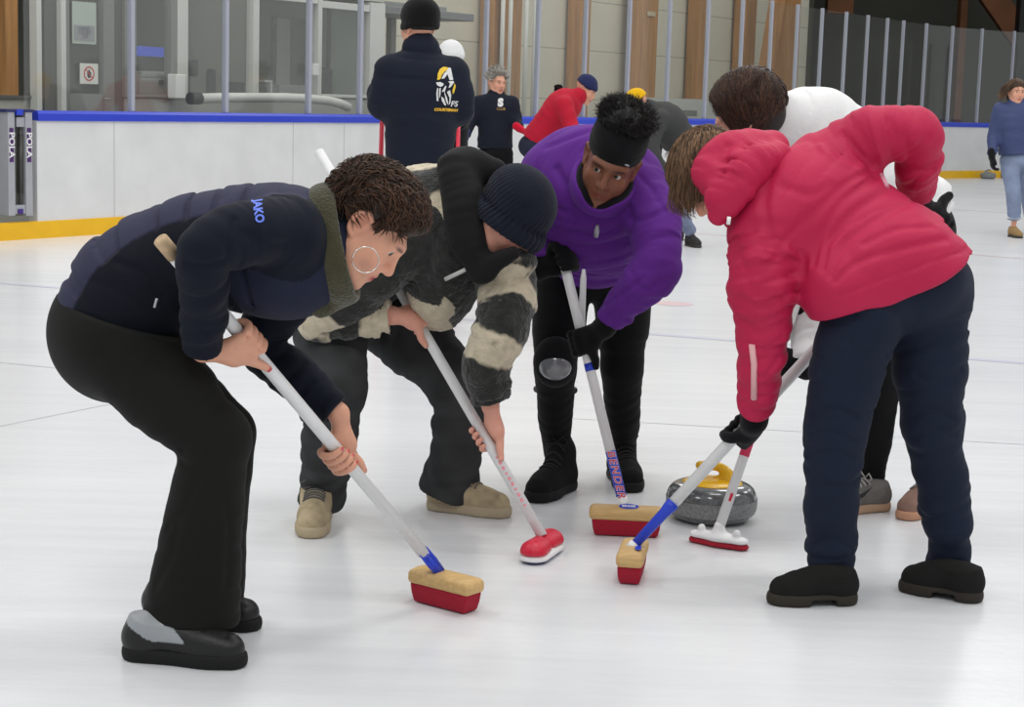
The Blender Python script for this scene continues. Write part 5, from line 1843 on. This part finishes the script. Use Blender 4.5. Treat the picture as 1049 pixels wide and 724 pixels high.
# knee pad
K = Field(); kc = J(569, 372, 5.585)
K.add(Ell(kc + V(0, .03, 0), (.072, .05, .085), k=.02)); K.sub(Chain([J(569, 320, 5.68), J(569, 430, 5.7)], .058))
part('knee_pad', K, .004, M['knit'], C, flat_color((22, 22, 24)))
F = Field(); F.add(Ell(kc + V(0, .006, -.012), (.056, .034, .048))); F.sub(Ell(kc + V(0, .02, -.012), (.05, .034, .042)))
kp = part('knee_shell', F, .003, mat('clear_shell', lin(120, 122, 126), .12, 0, spec=.8, coat=.5), C)
mb = MB(); sgm = 28
mb.tube([J(569, 399, 5.73) + V(.064 * math.cos(t), .064 * math.sin(t), 0) for t in np.linspace(0, 2 * PI, sgm)], .010, 8, False); mb.build('strap', m_black, C)

# ================================================================== the woman in pink
D = person(V(*((G(840, 615) + G(965, 612)) / 2)[:2], 0), 'person in bright pink hooded jacket and navy trousers, back turned, bending to the left')
latD = nrm(V(.66, .16, .74))        # from the hanging left shoulder up to the raised right one
hdD = Head(J(730, 180, 4.78), (-.72, .10, .42), (-.40, .42, -.80), 1.0)
S = Field(); Gv = Field(); Gw = Field()
elD, elD2 = J(782, 328, 4.60), J(938, 136, 4.72)
gD, gD2 = shD.at(438), shD.at(229)
wD = grip_hand(Gv, gD, -shD.d, gD + V(.03, -.06, .10), -1, .0165, 1.0, th=.004, slant=.02, thumb_along=False)
wD2 = grip_hand(Gw, gD2, shD.d, gD2 + V(-.08, -.02, .06), 1, .0165, 1.0, th=.004)
Gv.add(Chain([wD, wD + (elD - wD) * .15], [.037, .040], k=.02)); Gw.add(Chain([wD2, wD2 + (elD2 - wD2) * .2], [.037, .040], k=.02))
grip_hand(S, gD, -shD.d, gD + V(.03, -.06, .10), -1, .0165, .9, slant=.02, thumb_along=False)
grip_hand(S, gD2, shD.d, gD2 + V(-.08, -.02, .06), 1, .0165, .95)
hdD.build(S)
skin_torso(S, J(922, 285, 4.63), J(812, 205, 4.70), J(766, 190, 4.74), hdD, latD, latD, [J(778, 245, 4.64), J(852, 160, 4.78)], [elD, elD2], [wD, wD2],
           [J(893, 295, 4.58), J(948, 290, 4.68)], [J(856, 440, 4.56), J(955, 432, 4.66)], [J(852, 592, 4.57), J(976, 592, 4.68)])
part('body', S, .005, M['skin'], D, skin_color(SKIN, hdD))
hdD.eyes('eye', D)
def gl_col(X):
    w = np.clip((.05 - np.linalg.norm(X - (gD2 + V(-.03, -.04, .03)), axis=1)) / .01, 0, 1)[:, None] * 0
    c = lin(20, 19, 22) * (1 - w) + lin(220, 220, 220) * w
    return c
for g_ in (Gv, Gw):
    part('glove', g_, .004, M['knit'], D, gl_col)
PINK = (180, 25, 70)
T = Field()
latP = nrm(V(.90, .2, .38))
tD = T.add(Chain([J(934, 300, 4.63), J(905, 268, 4.64), J(868, 240, 4.67), J(820, 212, 4.70), J(772, 196, 4.73)], [.160, .150, .136, .134, .098], n=[latP, latP, nrm(latP + latD), latD, latD],
                 s=[1.20, 1.24, 1.32, 1.34, 1.1], k=.05, fold=(.008, .08)))
tD2 = T.add(Chain([J(925, 268, 4.60), J(866, 296, 4.57)], [.125, .118], k=.06, fold=(.008, .07)))
sD1 = T.add(Chain([J(786, 236, 4.65), J(779, 282, 4.60), elD, J(779, 378, 4.62), wD + (elD - wD) * .13], [.098, .088, .077, .066, .050], k=.05, fold=(.013, .055)).cap())
sD2 = T.add(Chain([J(850, 168, 4.78), J(893, 142, 4.74), elD2, J(940, 170, 4.77), wD2 + (elD2 - wD2) * .15], [.095, .082, .072, .062, .050], k=.05, fold=(.013, .055)).cap())
Df1, Df2 = J(850, 316, 4.60), J(994, 255, 4.66)
nD = np.cross(Df2 - Df1, V(.1, 1, .1)); nD = nrm(nD * (1 if nD @ (J(930, 330, 4.6) - J(900, 260, 4.6)) > 0 else -1))
tD.caps.append(((Df1 + Df2) / 2, nD)); tD2.caps.append(((Df1 + Df2) / 2, nD))
T.creases([([(893, 174), (865, 189), (834, 217), (806, 245), (798, 257)], .010, .009), ([(898, 181), (865, 204), (842, 237), (834, 270)], .010, .009),
           ([(911, 194), (875, 217), (850, 245), (843, 275)], .010, .009), ([(926, 209), (890, 229), (862, 255), (850, 282)], .010, .008),
           ([(970, 245), (921, 255), (880, 268), (856, 288)], .009, .008), ([(985, 258), (921, 280), (860, 303)], .004, .004), ([(955, 232), (915, 236), (885, 250)], .009, .006),
           ([(862, 135), (876, 153), (892, 170)], .010, .010), ([(911, 122), (919, 143), (914, 158)], .008, .010), ([(935, 114), (929, 135), (920, 154)], .008, .010),
           ([(952, 140), (936, 153), (922, 161)], .008, .009), ([(956, 174), (941, 183), (928, 192)], .008, .009), ([(957, 190), (945, 198), (934, 205)], .007, .007),
           ([(755, 285), (778, 280), (798, 262)], .009, .010), ([(758, 326), (778, 341), (804, 331)], .009, .011), ([(759, 306), (781, 316), (804, 306)], .009, .010),
           ([(762, 377), (781, 387), (798, 369)], .008, .009), ([(760, 352), (780, 358), (802, 346)], .007, .007), ([(762, 402), (778, 408), (794, 398)], .006, .007),
           ([(792, 172), (783, 209), (792, 252)], .012, .009), ([(752, 250), (762, 275), (770, 300)], .010, .006), ([(812, 252), (822, 264), (824, 280)], .010, .010),
           ([(840, 150), (858, 165), (880, 175)], .012, -.006), ([(800, 190), (830, 200), (850, 190)], .014, .005)])
jD = part('jacket', T, .005, M['nylon'], D, flat_color(PINK, .05, 8))
p = project(jD, [J(778, 358, 4.4), J(781, 380, 4.4), J(783, 418, 4.4)], V(0, 1, -.05), .002)
mb = MB(); mb.tube(p, .0085, 8); mb.build('reflective_strip', mat('strip_pale', lin(226, 170, 172), .5), jD)
p = project(jD, [J(747, 222, 4.4), J(746, 230, 4.4)], V(0, 1, -.05), .002)
mb = MB(); mb.tube([p[0], p[1]], .005, 8); mb.build('white_tag', m_wpl, jD)
p = project(jD, [J(926, 178, 4.4), J(929, 192, 4.4)], V(0, 1, -.05), .002)
mb = MB(); mb.tube([p[0], p[1]], .006, 8); mb.build('cuff_mark', mat('cuff_pale', lin(220, 150, 170), .5), jD)
# hood lying bunched on the neck
K = Field()
K.add(Chain([J(800, 160, 4.70), J(772, 170, 4.64), J(745, 200, 4.60), J(736, 222, 4.60)], [.035, .055, .055, .03], n=nrm(V(.3, 1, .3)), s=.8, k=.05, fold=(.010, .05)))
K.add(Chain([J(765, 150, 4.74), J(742, 152, 4.70), J(724, 170, 4.68), J(724, 190, 4.68)], [.03, .042, .04, .022], k=.05, fold=(.010, .05)))
K.add(Chain([J(790, 152, 4.78), J(760, 158, 4.72), J(735, 185, 4.66)], [.05, .055, .04], k=.04))
for pts in (((798, 178, 4.6), (770, 190, 4.55), (752, 214, 4.55)), ((770, 152, 4.64), (748, 172, 4.6), (734, 200, 4.58)), ((745, 150, 4.64), (740, 162, 4.62), (752, 172, 4.62))):
    K.crease([J(*q) for q in pts], .012, .009)
K.sub(hdD.ell((0, .02, .0), (.086, .10, .125)))
hoodD = part('hood', K, .005, M['nylon'], D, flat_color((182, 25, 70), .05, 8))
# hair
HF = Field()
HF.add(hdD.ell((0, -.020, .045), (.076, .095, .082), .02)); HF.add(hdD.ell((0, -.06, -.02), (.060, .045, .065), .03))
HF.sub(hdD.ell((0, .13, -.03), (.075, .075, .09), .02))
def gD_(rng):
    p, q = scalp(rng, -1, .55, -.35, 1)
    return p + q * .006, V(q[0] * .8, .15 + .5 * rng.random(), -.25) + q * .05
g_loc = hdD.R @ V(0, 0, -1)
def gD2_(rng):
    p, q = scalp(rng, -.6, .6, -.1, .7)
    return p + q * .008, g_loc + rng.normal(0, .15, 3) + q * .1
hair_part('hair', D, hdD, HF, .005, [strands(None, hdD, 4200, .13, .0015, gD_, seed=13, inflate=1.08, gravity=.3, nseg=6, spread=.15, hug=1.08),
                                   strands(None, hdD, 900, .13, .0014, gD2_, seed=14, inflate=1.10, gravity=.5, nseg=6, spread=.15, hug=1.5)], (48, 34, 26), (150, 116, 86))
Q = Field()
Q.add(Ell(J(924, 288, 4.63), (.172, .138, .14), k=.03))
Q.add(Chain([J(895, 295, 4.59), J(872, 365, 4.57), J(856, 438, 4.56)], [.118, .100, .080], k=.02, fold=(.008, .07)))
Q.add(Chain([J(856, 438, 4.56), J(852, 510, 4.57), J(852, 606, 4.59)], [.080, .072, .058], k=.03, fold=(.011, .055)).cap())
Q.add(Chain([J(952, 292, 4.68), J(952, 365, 4.67), J(955, 432, 4.66)], [.116, .100, .078], k=.02, fold=(.008, .07)))
Q.add(Chain([J(955, 432, 4.66), J(968, 510, 4.68), J(976, 603, 4.69)], [.078, .070, .056], k=.03, fold=(.011, .055)).cap())
Q.creases([([(832, 425), (855, 418), (878, 428)], .008, .009), ([(831, 446), (852, 442), (876, 453)], .008, .009), ([(830, 468), (850, 462), (874, 470)], .007, .007),
           ([(932, 428), (955, 420), (976, 430)], .008, .009), ([(936, 448), (957, 440), (980, 446)], .008, .008), ([(834, 590), (852, 582), (870, 590)], .008, .008),
           ([(834, 560), (852, 552), (872, 562)], .008, .006), ([(960, 580), (976, 574), (994, 582)], .008, .007), ([(915, 310), (926, 335), (916, 360)], .010, .009),
           ([(870, 350), (895, 372), (908, 366)], .010, .006), ([(845, 385), (868, 395), (890, 388)], .010, .006), ([(940, 385), (962, 392), (984, 380)], .010, .006)])
Q.cut(Df1 * .5 + Df2 * .5 - nD * .05, -nD)
part('trousers', Q, .005, M['softshell'], D, flat_color((26, 33, 50)))
p = J(846, 345, 4.47); mb = MB(); mb.tube([J(845, 336, 4.56), J(847, 352, 4.55)], .004, 8); mb.build('pocket_zip', m_red, D)
shoe(D, G(872, 617), G(790, 618), None, (30, 30, 29), (48, 44, 36), 'suede', .08, sole=.032, w=.045, heelblock=.017)
shoe(D, G(1000, 616), G(926, 604), None, (30, 30, 29), (46, 40, 34), 'suede', .08, sole=.032, w=.045, heelblock=.017)

# ================================================================== the woman in white
E = person(V(*((G(885, 520) + G(935, 528)) / 2)[:2], 0), 'person in white jacket with dark brown hair, bending behind the person in pink')
latE = nrm(V(.62, .35, .70))
hdE = Head(J(766, 118, 5.45), (-.42, .08, .88), (-.72, .30, -.55), 1.02)
S = Field(); Gv = Field(); Gw = Field()
elE, elE2 = J(832, 312, 5.32), J(905, 215, 5.75)
gE, gE2 = shE.at(368), shE.at(290)
wE = grip_hand(Gv, gE, -shE.d, gE + V(.08, .02, .06), 1, .015, .95, th=.003)
wE2 = grip_hand(Gw, gE2, -shE.d, gE2 + V(.08, .05, .02), 1, .015, .95, th=.003)
Gv.add(Chain([wE, wE + (elE - wE) * .2], [.035, .037], k=.02)); Gw.add(Chain([wE2, wE2 + (elE2 - wE2) * .2], [.035, .037], k=.02))
grip_hand(S, gE, -shE.d, gE + V(.08, .02, .06), 1, .015, .92)
grip_hand(S, gE2, -shE.d, gE2 + V(.08, .05, .02), 1, .015, .92)
hdE.build(S)
skin_torso(S, J(926, 235, 5.66), J(846, 164, 5.55), J(805, 130, 5.5), hdE, latE, latE, [J(830, 190, 5.40), J(872, 130, 5.68)], [elE, elE2], [wE, wE2],
           [J(915, 255, 5.58), J(935, 250, 5.72)], [J(902, 390, 5.58), J(945, 388, 5.62)], [J(892, 492, 5.66), J(950, 500, 5.6)])
part('body', S, .005, M['skin'], E, skin_color(SKIN, hdE))
hdE.eyes('eye', E)
for g_ in (Gv, Gw):
    part('glove', g_, .005, M['knit'], E, flat_color((22, 20, 24)))
T = Field()
tE = T.add(Chain([J(938, 228, 5.66), J(915, 206, 5.64), J(880, 178, 5.60), J(842, 143, 5.55), J(806, 126, 5.5)], [.136, .128, .125, .122, .095], n=latE,
                 s=[1.2, 1.2, 1.25, 1.25, 1.1], k=.05, fold=(.010, .08)).cap(end=False, start=True))
T.add(Chain([J(832, 195, 5.42), J(840, 250, 5.36), elE, wE + (elE - wE) * .05], [.090, .086, .078, .052], k=.05, fold=(.010, .05)).cap())
T.add(Chain([J(868, 140, 5.66), J(893, 180, 5.72), elE2, wE2 + (elE2 - wE2) * .15], [.088, .080, .070, .048], k=.05, fold=(.010, .05)).cap())
T.add(Chain([J(822, 113, 5.58), J(840, 121, 5.56)], [.065, .08], k=.06))
part('jacket', T, .006, M['nylon'], E, flat_color((224, 224, 224), .03, 8))
HF = Field()
HF.add(hdE.ell((0, -.020, .042), (.083, .102, .085), .02)); HF.add(hdE.ell((0, -.045, -.02), (.070, .066, .072), .04))
HF.sub(hdE.ell((0, .13, -.05), (.07, .085, .09), .02))
def gE_(rng):
    p, q = scalp(rng, -1, .62, -.65, 1)
    s_ = 1 if q[0] > 0 else -1
    return p + q * .012, V(s_ * .5, -.12, -.5 if q[2] < .5 else .1) + q * .1
hair_part('hair', E, hdE, HF, .005, [strands(None, hdE, 6000, .15, .0016, gE_, seed=21, inflate=1.17, gravity=.3, nseg=6, spread=.12, hug=1.08)], (28, 19, 15), (86, 56, 40))
Q = Field()
Q.add(Ell(J(934, 238, 5.66), (.140, .14, .14), k=.03))
Q.add(Chain([J(918, 255, 5.60), J(908, 320, 5.58), J(902, 390, 5.58)], [.110, .092, .066], k=.02, fold=(.003, .06)))
Q.add(Chain([J(902, 390, 5.58), J(897, 440, 5.62), J(892, 496, 5.66)], [.066, .058, .042], k=.02, fold=(.003, .05)).cap())
Q.add(Chain([J(940, 250, 5.72), J(945, 320, 5.66), J(945, 388, 5.62)], [.110, .092, .066], k=.02))
Q.add(Chain([J(945, 388, 5.62), J(950, 440, 5.61), J(952, 500, 5.6)], [.066, .058, .042], k=.02).cap())
part('leggings', Q, .005, M['softshell'], E, flat_color((16, 16, 18)))
def sE_col(X):
    n = vnoise(X * 60); c = np.tile(lin(112, 108, 104), (len(X), 1))
    return c * (1 + .12 * n)[:, None]
se = shoe(E, G(908, 521), G(858, 526), .27, None, (178, 146, 120), 'suede', .085, lace=(170, 168, 166), sole=.030, w=.043, colf=sE_col)
shoe(E, G(962, 519), G(930, 531), .27, None, (186, 140, 112), 'suede', .085, lace=(150, 148, 146), sole=.030, w=.043, colf=lambda X: np.tile(lin(140, 112, 100), (len(X), 1)) * (1 + .1 * vnoise(X * 60))[:, None])
# dark swoosh on the shoe's side
hl, to = G(908, 521), G(858, 526); dd = nrm((to - hl) * V(1, 1, 0))
sw = [(.025, .014), (.022, .006), (.012, .004), (-.005, .009), (-.042, .026), (-.008, -.004), (.012, -.010), (.024, -.006), (.030, .004)]
o_ = hl * V(1, 1, 0) + dd * .115 + UPZ * .058
decal('swoosh', se, np.array(sw), [tuple(range(len(sw)))], o_, dd, UPZ, V(0, 1, -.12), m_black, se, .002)
# ------------------------------------------------------------------ people farther down the rink
def quick(label, lat, head, pel, chest, neck, shs, els, wrs, hips, knees, ankles, toes, jacket, trouser, shoes=(40, 40, 42), skin=SKIN,
          h=.012, jr=(.155, .15, .155, .09), gloves=(None, None), mt='softshell', tmt='denim', sleeve=(.075, .062, .048), leg=(.095, .075, .06), iris=(60, 50, 40), hemz=None, hand_dir=None):
    base = np.mean([V(a[0], a[1], 0) for a in ankles], 0)
    P = person(base, label)
    S = Field(); head.build(S)
    skin_torso(S, pel, chest, neck, head, lat, lat, shs, els, wrs, hips, knees, ankles)
    gl = []
    for i, (e, w) in enumerate(zip(els, wrs)):
        d = nrm(np.array(w) - e)
        if hand_dir is not None and hand_dir[i] is not None: d = nrm(hand_dir[i])
        pn = nrm(lat * (1 if i == 0 else -1) - d * ((lat * (1 if i == 0 else -1)) @ d))
        t = np.cross(d, pn); t = t * (1 if t @ head.f > 0 else -1)
        open_hand(S, w, d, pn, t, 1.0 if gloves[i] is None else .62, 0, .7)
        if gloves[i] is not None:
            Gf = Field(); open_hand(Gf, w, d, pn, t, 1.05, .006, .7); Gf.add(Chain([w - d * .05, w + d * .01], [.042, .036], k=.02))
            gl.append((Gf, gloves[i]))
    part('body', S, h * .75, M['skin'], P, skin_color(skin, head))
    head.eyes('eye', P, iris)
    for Gf, c in gl:
        part('glove', Gf, h * .75, M['knit'], P, flat_color(c))
    T = Field()
    mid = (np.array(pel) + chest) / 2
    t_ = T.add(Chain([pel, mid, chest, neck], jr, n=lat, s=[1.15, 1.2, 1.3, 1.1], k=.05, fold=(.008, .08)))
    t_.cap(end=False, start=True)
    for a, b_, c in zip(shs, els, wrs):
        T.add(Chain([a, b_, np.array(c) + (np.array(b_) - c) * .08], sleeve, k=.05, fold=(.007, .06)).cap())
    j = part('jacket', T, h, M[mt], P, jacket if callable(jacket) else flat_color(jacket, .06, 8))
    Q = Field(); Q.add(Ell(np.mean(hips, 0) + UPZ * .02, (.16, .15, .13), k=.03))
    for a, b_, c in zip(hips, knees, ankles):
        Q.add(Chain([a, b_, c], leg, k=.03, fold=(.006, .06)).cap())
    part('trousers', Q, h, M[tmt], P, flat_color(trouser, .15, 10))
    for a, t in zip(ankles, toes):
        t = nrm(V(t[0], t[1], 0)); hl = V(a[0], a[1], 0) - t * .07
        shoe(P, hl, hl + t * .27, None, shoes, (60, 56, 52), 'suede', .10, h=h * .7, w=.046)
    return P, j


def beanie(P, hd, color, h=.01, low=.02, sc=1.0, name='beanie', tilt=.12):
    F = Field(); F.add(hd.ell((0, -.018, .056), (.088 * sc, .106 * sc, .090 * sc)))
    z = nrm(hd.f + hd.u * tilt)
    F.add(Ring(hd.w(0, -.012, low + .022), .083 * sc, .101 * sc, .011, np.array([hd.r, z, np.cross(hd.r, z)]), k=.012, flat=2.0))
    F.cut(hd.w(0, 0, low), -hd.u - hd.f * tilt); F.disp.append(ribbed(hd, 40, .002))
    return part(name, F, h, M['knit'], P, flat_color(color))


LX = V(1, 0, 0)
# --- the coach with the emblem on his back
hdF = Head(J(429, 27, 10.0), (0, 0, 1), (-.62, .78, -.06), 1.06)
PF, jF = quick('person in dark navy jacket with emblem on the back and black beanie, back turned', nrm(V(1, .35, 0)), hdF,
               J(430, 178, 10.0), J(431, 92, 10.0), J(431, 50, 10.0), [J(400, 72, 9.96), J(464, 74, 10.05)], [J(391, 108, 10.0), J(473, 112, 10.06)], [J(386, 92, 10.24), J(465, 118, 10.28)],
               [J(417, 185, 10.0), J(445, 185, 10.0)], [J(416, 255, 9.98), J(446, 255, 9.98)], [J(414, 318, 10.0), J(449, 318, 10.0)], [(-.5, .8), (-.3, .9)],
               (24, 29, 42), (26, 30, 42), h=.009, jr=(.16, .168, .175, .10), sleeve=(.092, .078, .06), gloves=((20, 20, 22), (20, 20, 22)))
beanie(PF, hdF, (19, 18, 19), .008, low=-.022, sc=1.12, tilt=-.05)
K = Field(); K.add(Chain([J(431, 56, 10.0), J(431, 43, 9.98)], [.085, .068], n=nrm(V(1, .35, 0)), s=1.1)); K.add(Chain([J(431, 45, 9.98), J(430, 36, 9.98)], [.074, .072], k=.01).cap())
part('collar', K, .008, M['softshell'], PF, flat_color((22, 27, 40)))
def cpx(x, y):
    return 435 + x / 9.66, 55 + y / 9.66
em_y = [[(120, 255), (125, 190), (145, 140), (180, 115), (220, 120), (225, 140), (190, 165), (165, 200), (150, 245)], [(290, 280), (300, 310), (285, 370), (270, 390), (268, 350)]]
em_w = [[(230, 120), (250, 125), (262, 180), (275, 245), (240, 250), (218, 190), (190, 235), (160, 240), (185, 185), (215, 150)],
        [(108, 280), (150, 272), (185, 290), (175, 312), (150, 322), (120, 305)], [(225, 265), (275, 255), (285, 270), (250, 320), (230, 330), (245, 285)],
        [(120, 335), (132, 335), (127, 400), (132, 465), (115, 460), (112, 390)], [(140, 340), (156, 330), (152, 400), (137, 440)],
        [(158, 415), (185, 435), (207, 505), (190, 502), (165, 460)], [(185, 360), (208, 325), (192, 372), (217, 430), (227, 500), (207, 470)],
        [(215, 370), (240, 430), (232, 500), (246, 480), (256, 400), (245, 350)], [(212, 320), (180, 368), (163, 372), (200, 308)]]
ctr = J(*cpx(200, 310), 9.8)
def emblem(name, polys, mt):
    mb = MB()
    for pl in polys:
        pts = [J(*cpx(x, y), 9.8) for x, y in pl]
        v2 = np.array([((p - ctr)[0], (p - ctr)[2]) for p in pts])
        v, f = cut_flat(v2, [tuple(range(len(v2)))], .02)
        pr = project(jF, [ctr + V(x, 0, y) for x, y in v], V(0, 1, -.05), .004)
        mb.raw(pr, f)
    return mb.build(name, mt, jF)
emblem('emblem', em_w, mat('print_pale', lin(214, 214, 214), .6))
emblem('emblem_helmet', em_y, mat('print_gold', lin(230, 190, 50), .6))
def small_text(name, body, px, py, size, mt, obj, Y, **kw):
    v2, f2 = text_mesh(body, size, **kw)
    return decal(name, obj, v2, f2, J(px, py, Y), V(1, 0, .03), UPZ, V(0, 1, -.05), mt, obj, .004)
small_text('lettering', 'FS', *cpx(282, 488), .042, mat('print_pale2', lin(214, 214, 214), .6), jF, 9.8, bold=.001, italic=.2)
small_text('lettering', 'COURTEMAN', *cpx(203, 549), .0205, mat('print_orange', lin(222, 170, 40), .6), jF, 9.8, bold=.0012, italic=.2)
def far_broom(label, top, bot, col):
    b_ = empty('curling_broom', bot * V(1, 1, 0), label, 'broom')
    d = nrm(np.array(top) - bot)
    mb = MB(); mb.tube([bot + UPZ * .06, top], .014, 10); mb.build('shaft', mat('shaft_far', lin(*col), .4), b_)
    F = Field(); F.add(Box(bot * V(1, 1, 0) + UPZ * .05, (.1, .032, .018), None, .01)); part('wood_block', F, .006, m_block, b_)
    F = Field(); F.add(Box(bot * V(1, 1, 0) + UPZ * .018, (.09, .027, .017), None, .006)); part('bristles', F, .006, m_bris, b_)
far_broom('red-shafted broom standing left of the person with the emblem on the back', J(392, 108, 10.32), V(*J(385, 320, 10.36)[:2], 0.0), (204, 30, 60))

# --- half hidden behind the coach
hdK = Head(J(462, 63, 12.0), (0, 0, 1), (.2, -.9, -.1), 1.0)
PK, jK = quick('person in black jacket and white cap, almost hidden behind the person with the emblem', LX, hdK,
               J(452, 150, 12.0), J(456, 100, 12.0), J(460, 80, 12.0), [J(432, 96, 12.05), J(470, 94, 12)], [J(426, 125, 12), J(474, 118, 11.9)], [J(440, 128, 11.75), J(470, 126, 11.7)],
               [J(444, 160, 12), J(462, 160, 12)], [J(444, 215, 11.95), J(462, 215, 11.95)], [J(443, 270, 12), J(463, 270, 12)], [(0, -1), (.2, -1)],
               (24, 24, 26), (28, 28, 32), h=.014)
beanie(PK, hdK, (222, 222, 222), .010, low=.02, name='cap')
far_broom('broom with red shaft held behind the person with the emblem on the back', J(470, 112, 11.62), V(*J(466, 280, 11.5)[:2], 0), (204, 30, 60))

# --- grey-haired woman in navy
hdG = Head(J(509, 84, 18.0), (.1, -.1, 1), (.55, -.80, -.18), 1.0)
PG, jG = quick('grey-haired person in dark navy top with one blue and one red glove', LX, hdG,
               J(507, 152, 18.0), J(508, 112, 18.0), J(508, 97, 18.0), [J(491, 105, 18.0), J(525, 105, 18.0)], [J(482, 124, 17.95), J(529, 124, 17.95)], [J(477, 140, 17.8), J(533, 132, 17.75)],
               [J(500, 158, 18), J(516, 158, 18)], [J(499, 195, 17.97), J(517, 195, 17.97)], [J(498, 224, 18), J(519, 224, 18)], [(0, -1), (.2, -1)],
               (26, 30, 42), (20, 20, 22), h=.013, jr=(.155, .15, .15, .08), gloves=((52, 58, 110), (196, 24, 52)), hand_dir=(V(-.1, -.2, -1), V(.8, -.3, -.5)))
HF = Field(); HF.add(hdG.ell((0, -.03, .052), (.086, .098, .088), .02)); HF.add(hdG.ell((0, .03, .115), (.06, .06, .03), .03)); HF.sub(hdG.ell((0, .125, -.02), (.08, .075, .09), .02))
def gG_(rng):
    p, q = scalp(rng, -1, .6, -.3, 1)
    return p + q * .008, V(rng.normal(0, .6), rng.normal(.2, .5), .3) + q * .4
hair_part('hair', PG, hdG, HF, .01, [strands(None, hdG, 500, .06, .003, gG_, seed=31, inflate=1.1)], (120, 116, 108), (206, 202, 192))
small_text('lettering', 'S', 512.5, 104, .105, mat('print_pale3', lin(214, 214, 214), .6), jG, 17.6, bold=.008)
small_text('lettering', 'CLUB', 513, 110.5, .035, mat('print_orange2', lin(190, 150, 80), .6), jG, 17.6)

# --- man in red
hdH = Head(J(600, 92, 16.8), (.55, -.1, .8), (.80, -.30, -.50), 1.0)
PH, jH = quick('person in red jacket and navy beanie bending to the right by the far boards', nrm(V(.25, .95, 0)), hdH,
               J(549, 146, 16.8), J(576, 110, 16.75), J(592, 99, 16.75), [J(578, 108, 16.55), J(584, 104, 16.98)], [J(586, 132, 16.45), J(570, 112, 17.1)], [J(588, 146, 16.3), J(571, 103, 17.1)],
               [J(546, 152, 16.7), J(550, 152, 16.9)], [J(562, 185, 16.6), J(556, 190, 16.9)], [J(550, 226, 16.7), J(544, 226, 16.95)], [(1, -.2), (1, -.2)],
               (176, 28, 50), (40, 44, 60), h=.013, jr=(.15, .155, .165, .085), sleeve=(.085, .075, .055), gloves=((22, 22, 24), (22, 22, 24)))
beanie(PH, hdH, (40, 46, 84), .009, low=.02)

# --- bending man in grey with the yellow cap
hdI = Head(J(652, 107, 15.9), (-.25, -.1, .95), (-.85, .1, -.50), .98)
PI_, jI = quick('person in dark grey jacket, jeans and yellow cap bending far behind the others', nrm(V(.35, .93, 0)), hdI,
                J(694, 142, 16.18), J(684, 124, 16.05), J(664, 112, 15.95), [J(676, 122, 15.85), J(680, 118, 16.3)], [J(668, 152, 15.75), J(672, 150, 16.4)], [J(684, 181, 15.7), J(668, 178, 16.3)],
                [J(703, 160, 16.1), J(705, 160, 16.28)], [J(688, 198, 15.85), J(697, 200, 16.35)], [J(708, 238, 16.05), J(694, 234, 16.6)], [(.3, -1), (-.6, -.6)],
                (62, 62, 62), (120, 128, 152), shoes=(58, 56, 56), h=.013, jr=(.165, .16, .165, .09), sleeve=(.075, .065, .05), gloves=((226, 180, 30), (226, 180, 30)), hand_dir=(V(.3, 0, -1), V(0, 0, -1)))
beanie(PI_, hdI, (222, 172, 20), .009, low=.025, name='cap')
F = Field(); F.add(Chain([J(699, 151, 16.2), J(702, 157, 16.2)], [.178, .175], n=nrm(V(.35, .93, 0)), s=1.08)); F.add(Chain([J(699, 151, 16.2), J(703, 159, 16.2)], [.17, .17]))
F = Field(); ax_ = nrm(J(704, 160, 16.2) - J(696, 146, 16.2)); cH = J(699, 150, 16.2)
F.add(Ell(cH, (.19, .19, .05), frame(ax_))); part('shirt_hem', F, .012, M['softshell'], PI_, flat_color((216, 216, 216)))

# --- the walker at the right edge
hdJ = Head(J(1041, 94, 18.6), (0, 0, 1), (.15, -.97, -.1), 1.02)
def puff_col(X):
    return np.tile(lin(62, 72, 112), (len(X), 1)) * (1 + .25 * np.sin(X[:, 2] * 2 * PI / .05) + .1 * vnoise(X * 20))[:, None] * .9
PJ, jJ = quick('person in blue quilted jacket, light jeans and beige boots walking at the right edge', LX, hdJ,
               J(1042, 158, 18.6), J(1041, 124, 18.6), J(1041, 106, 18.6), [J(1024, 112, 18.6), J(1059, 112, 18.6)], [J(1018, 138, 18.6), J(1065, 138, 18.6)], [J(1016, 160, 18.5), J(1067, 160, 18.5)],
               [J(1034, 165, 18.6), J(1050, 165, 18.6)], [J(1038, 198, 18.45), J(1053, 198, 18.75)], [J(1039, 224, 18.5), J(1056, 222, 18.9)], [(.1, -1), (.2, -1)],
               (60, 70, 108), (126, 138, 164), shoes=(150, 122, 84), h=.012, jr=(.17, .165, .165, .09), gloves=((26, 26, 28), (26, 26, 28)), hand_dir=(V(.1, -.1, -1), V(0, 0, -1)), mt='nylon', leg=(.10, .078, .07))
HF = Field(); HF.add(hdJ.ell((0, -.025, .050), (.085, .102, .088), .02)); HF.add(hdJ.ell((0, -.06, -.06), (.075, .05, .08), .04)); HF.sub(hdJ.ell((0, .13, -.03), (.07, .08, .10), .02))
def gJ_(rng):
    p, q = scalp(rng, -1, .55, -.3, 1)
    return p + q * .008, V(q[0], -.1, -.4) + q * .1
hair_part('hair', PJ, hdJ, HF, .01, [strands(None, hdJ, 500, .14, .003, gJ_, seed=41, inflate=1.12, gravity=.3)], (60, 46, 36), (120, 92, 66))
mb = MB()
for a in ((1039, 221, 18.5), (1056, 219, 18.9)):
    mb = MB(); p = J(*a); mb.tube([p - UPZ * .03, p + UPZ * .02], .076, 14); mb.build('rolled_cuff', mat('cuff_white', lin(214, 216, 222), .8), PJ)
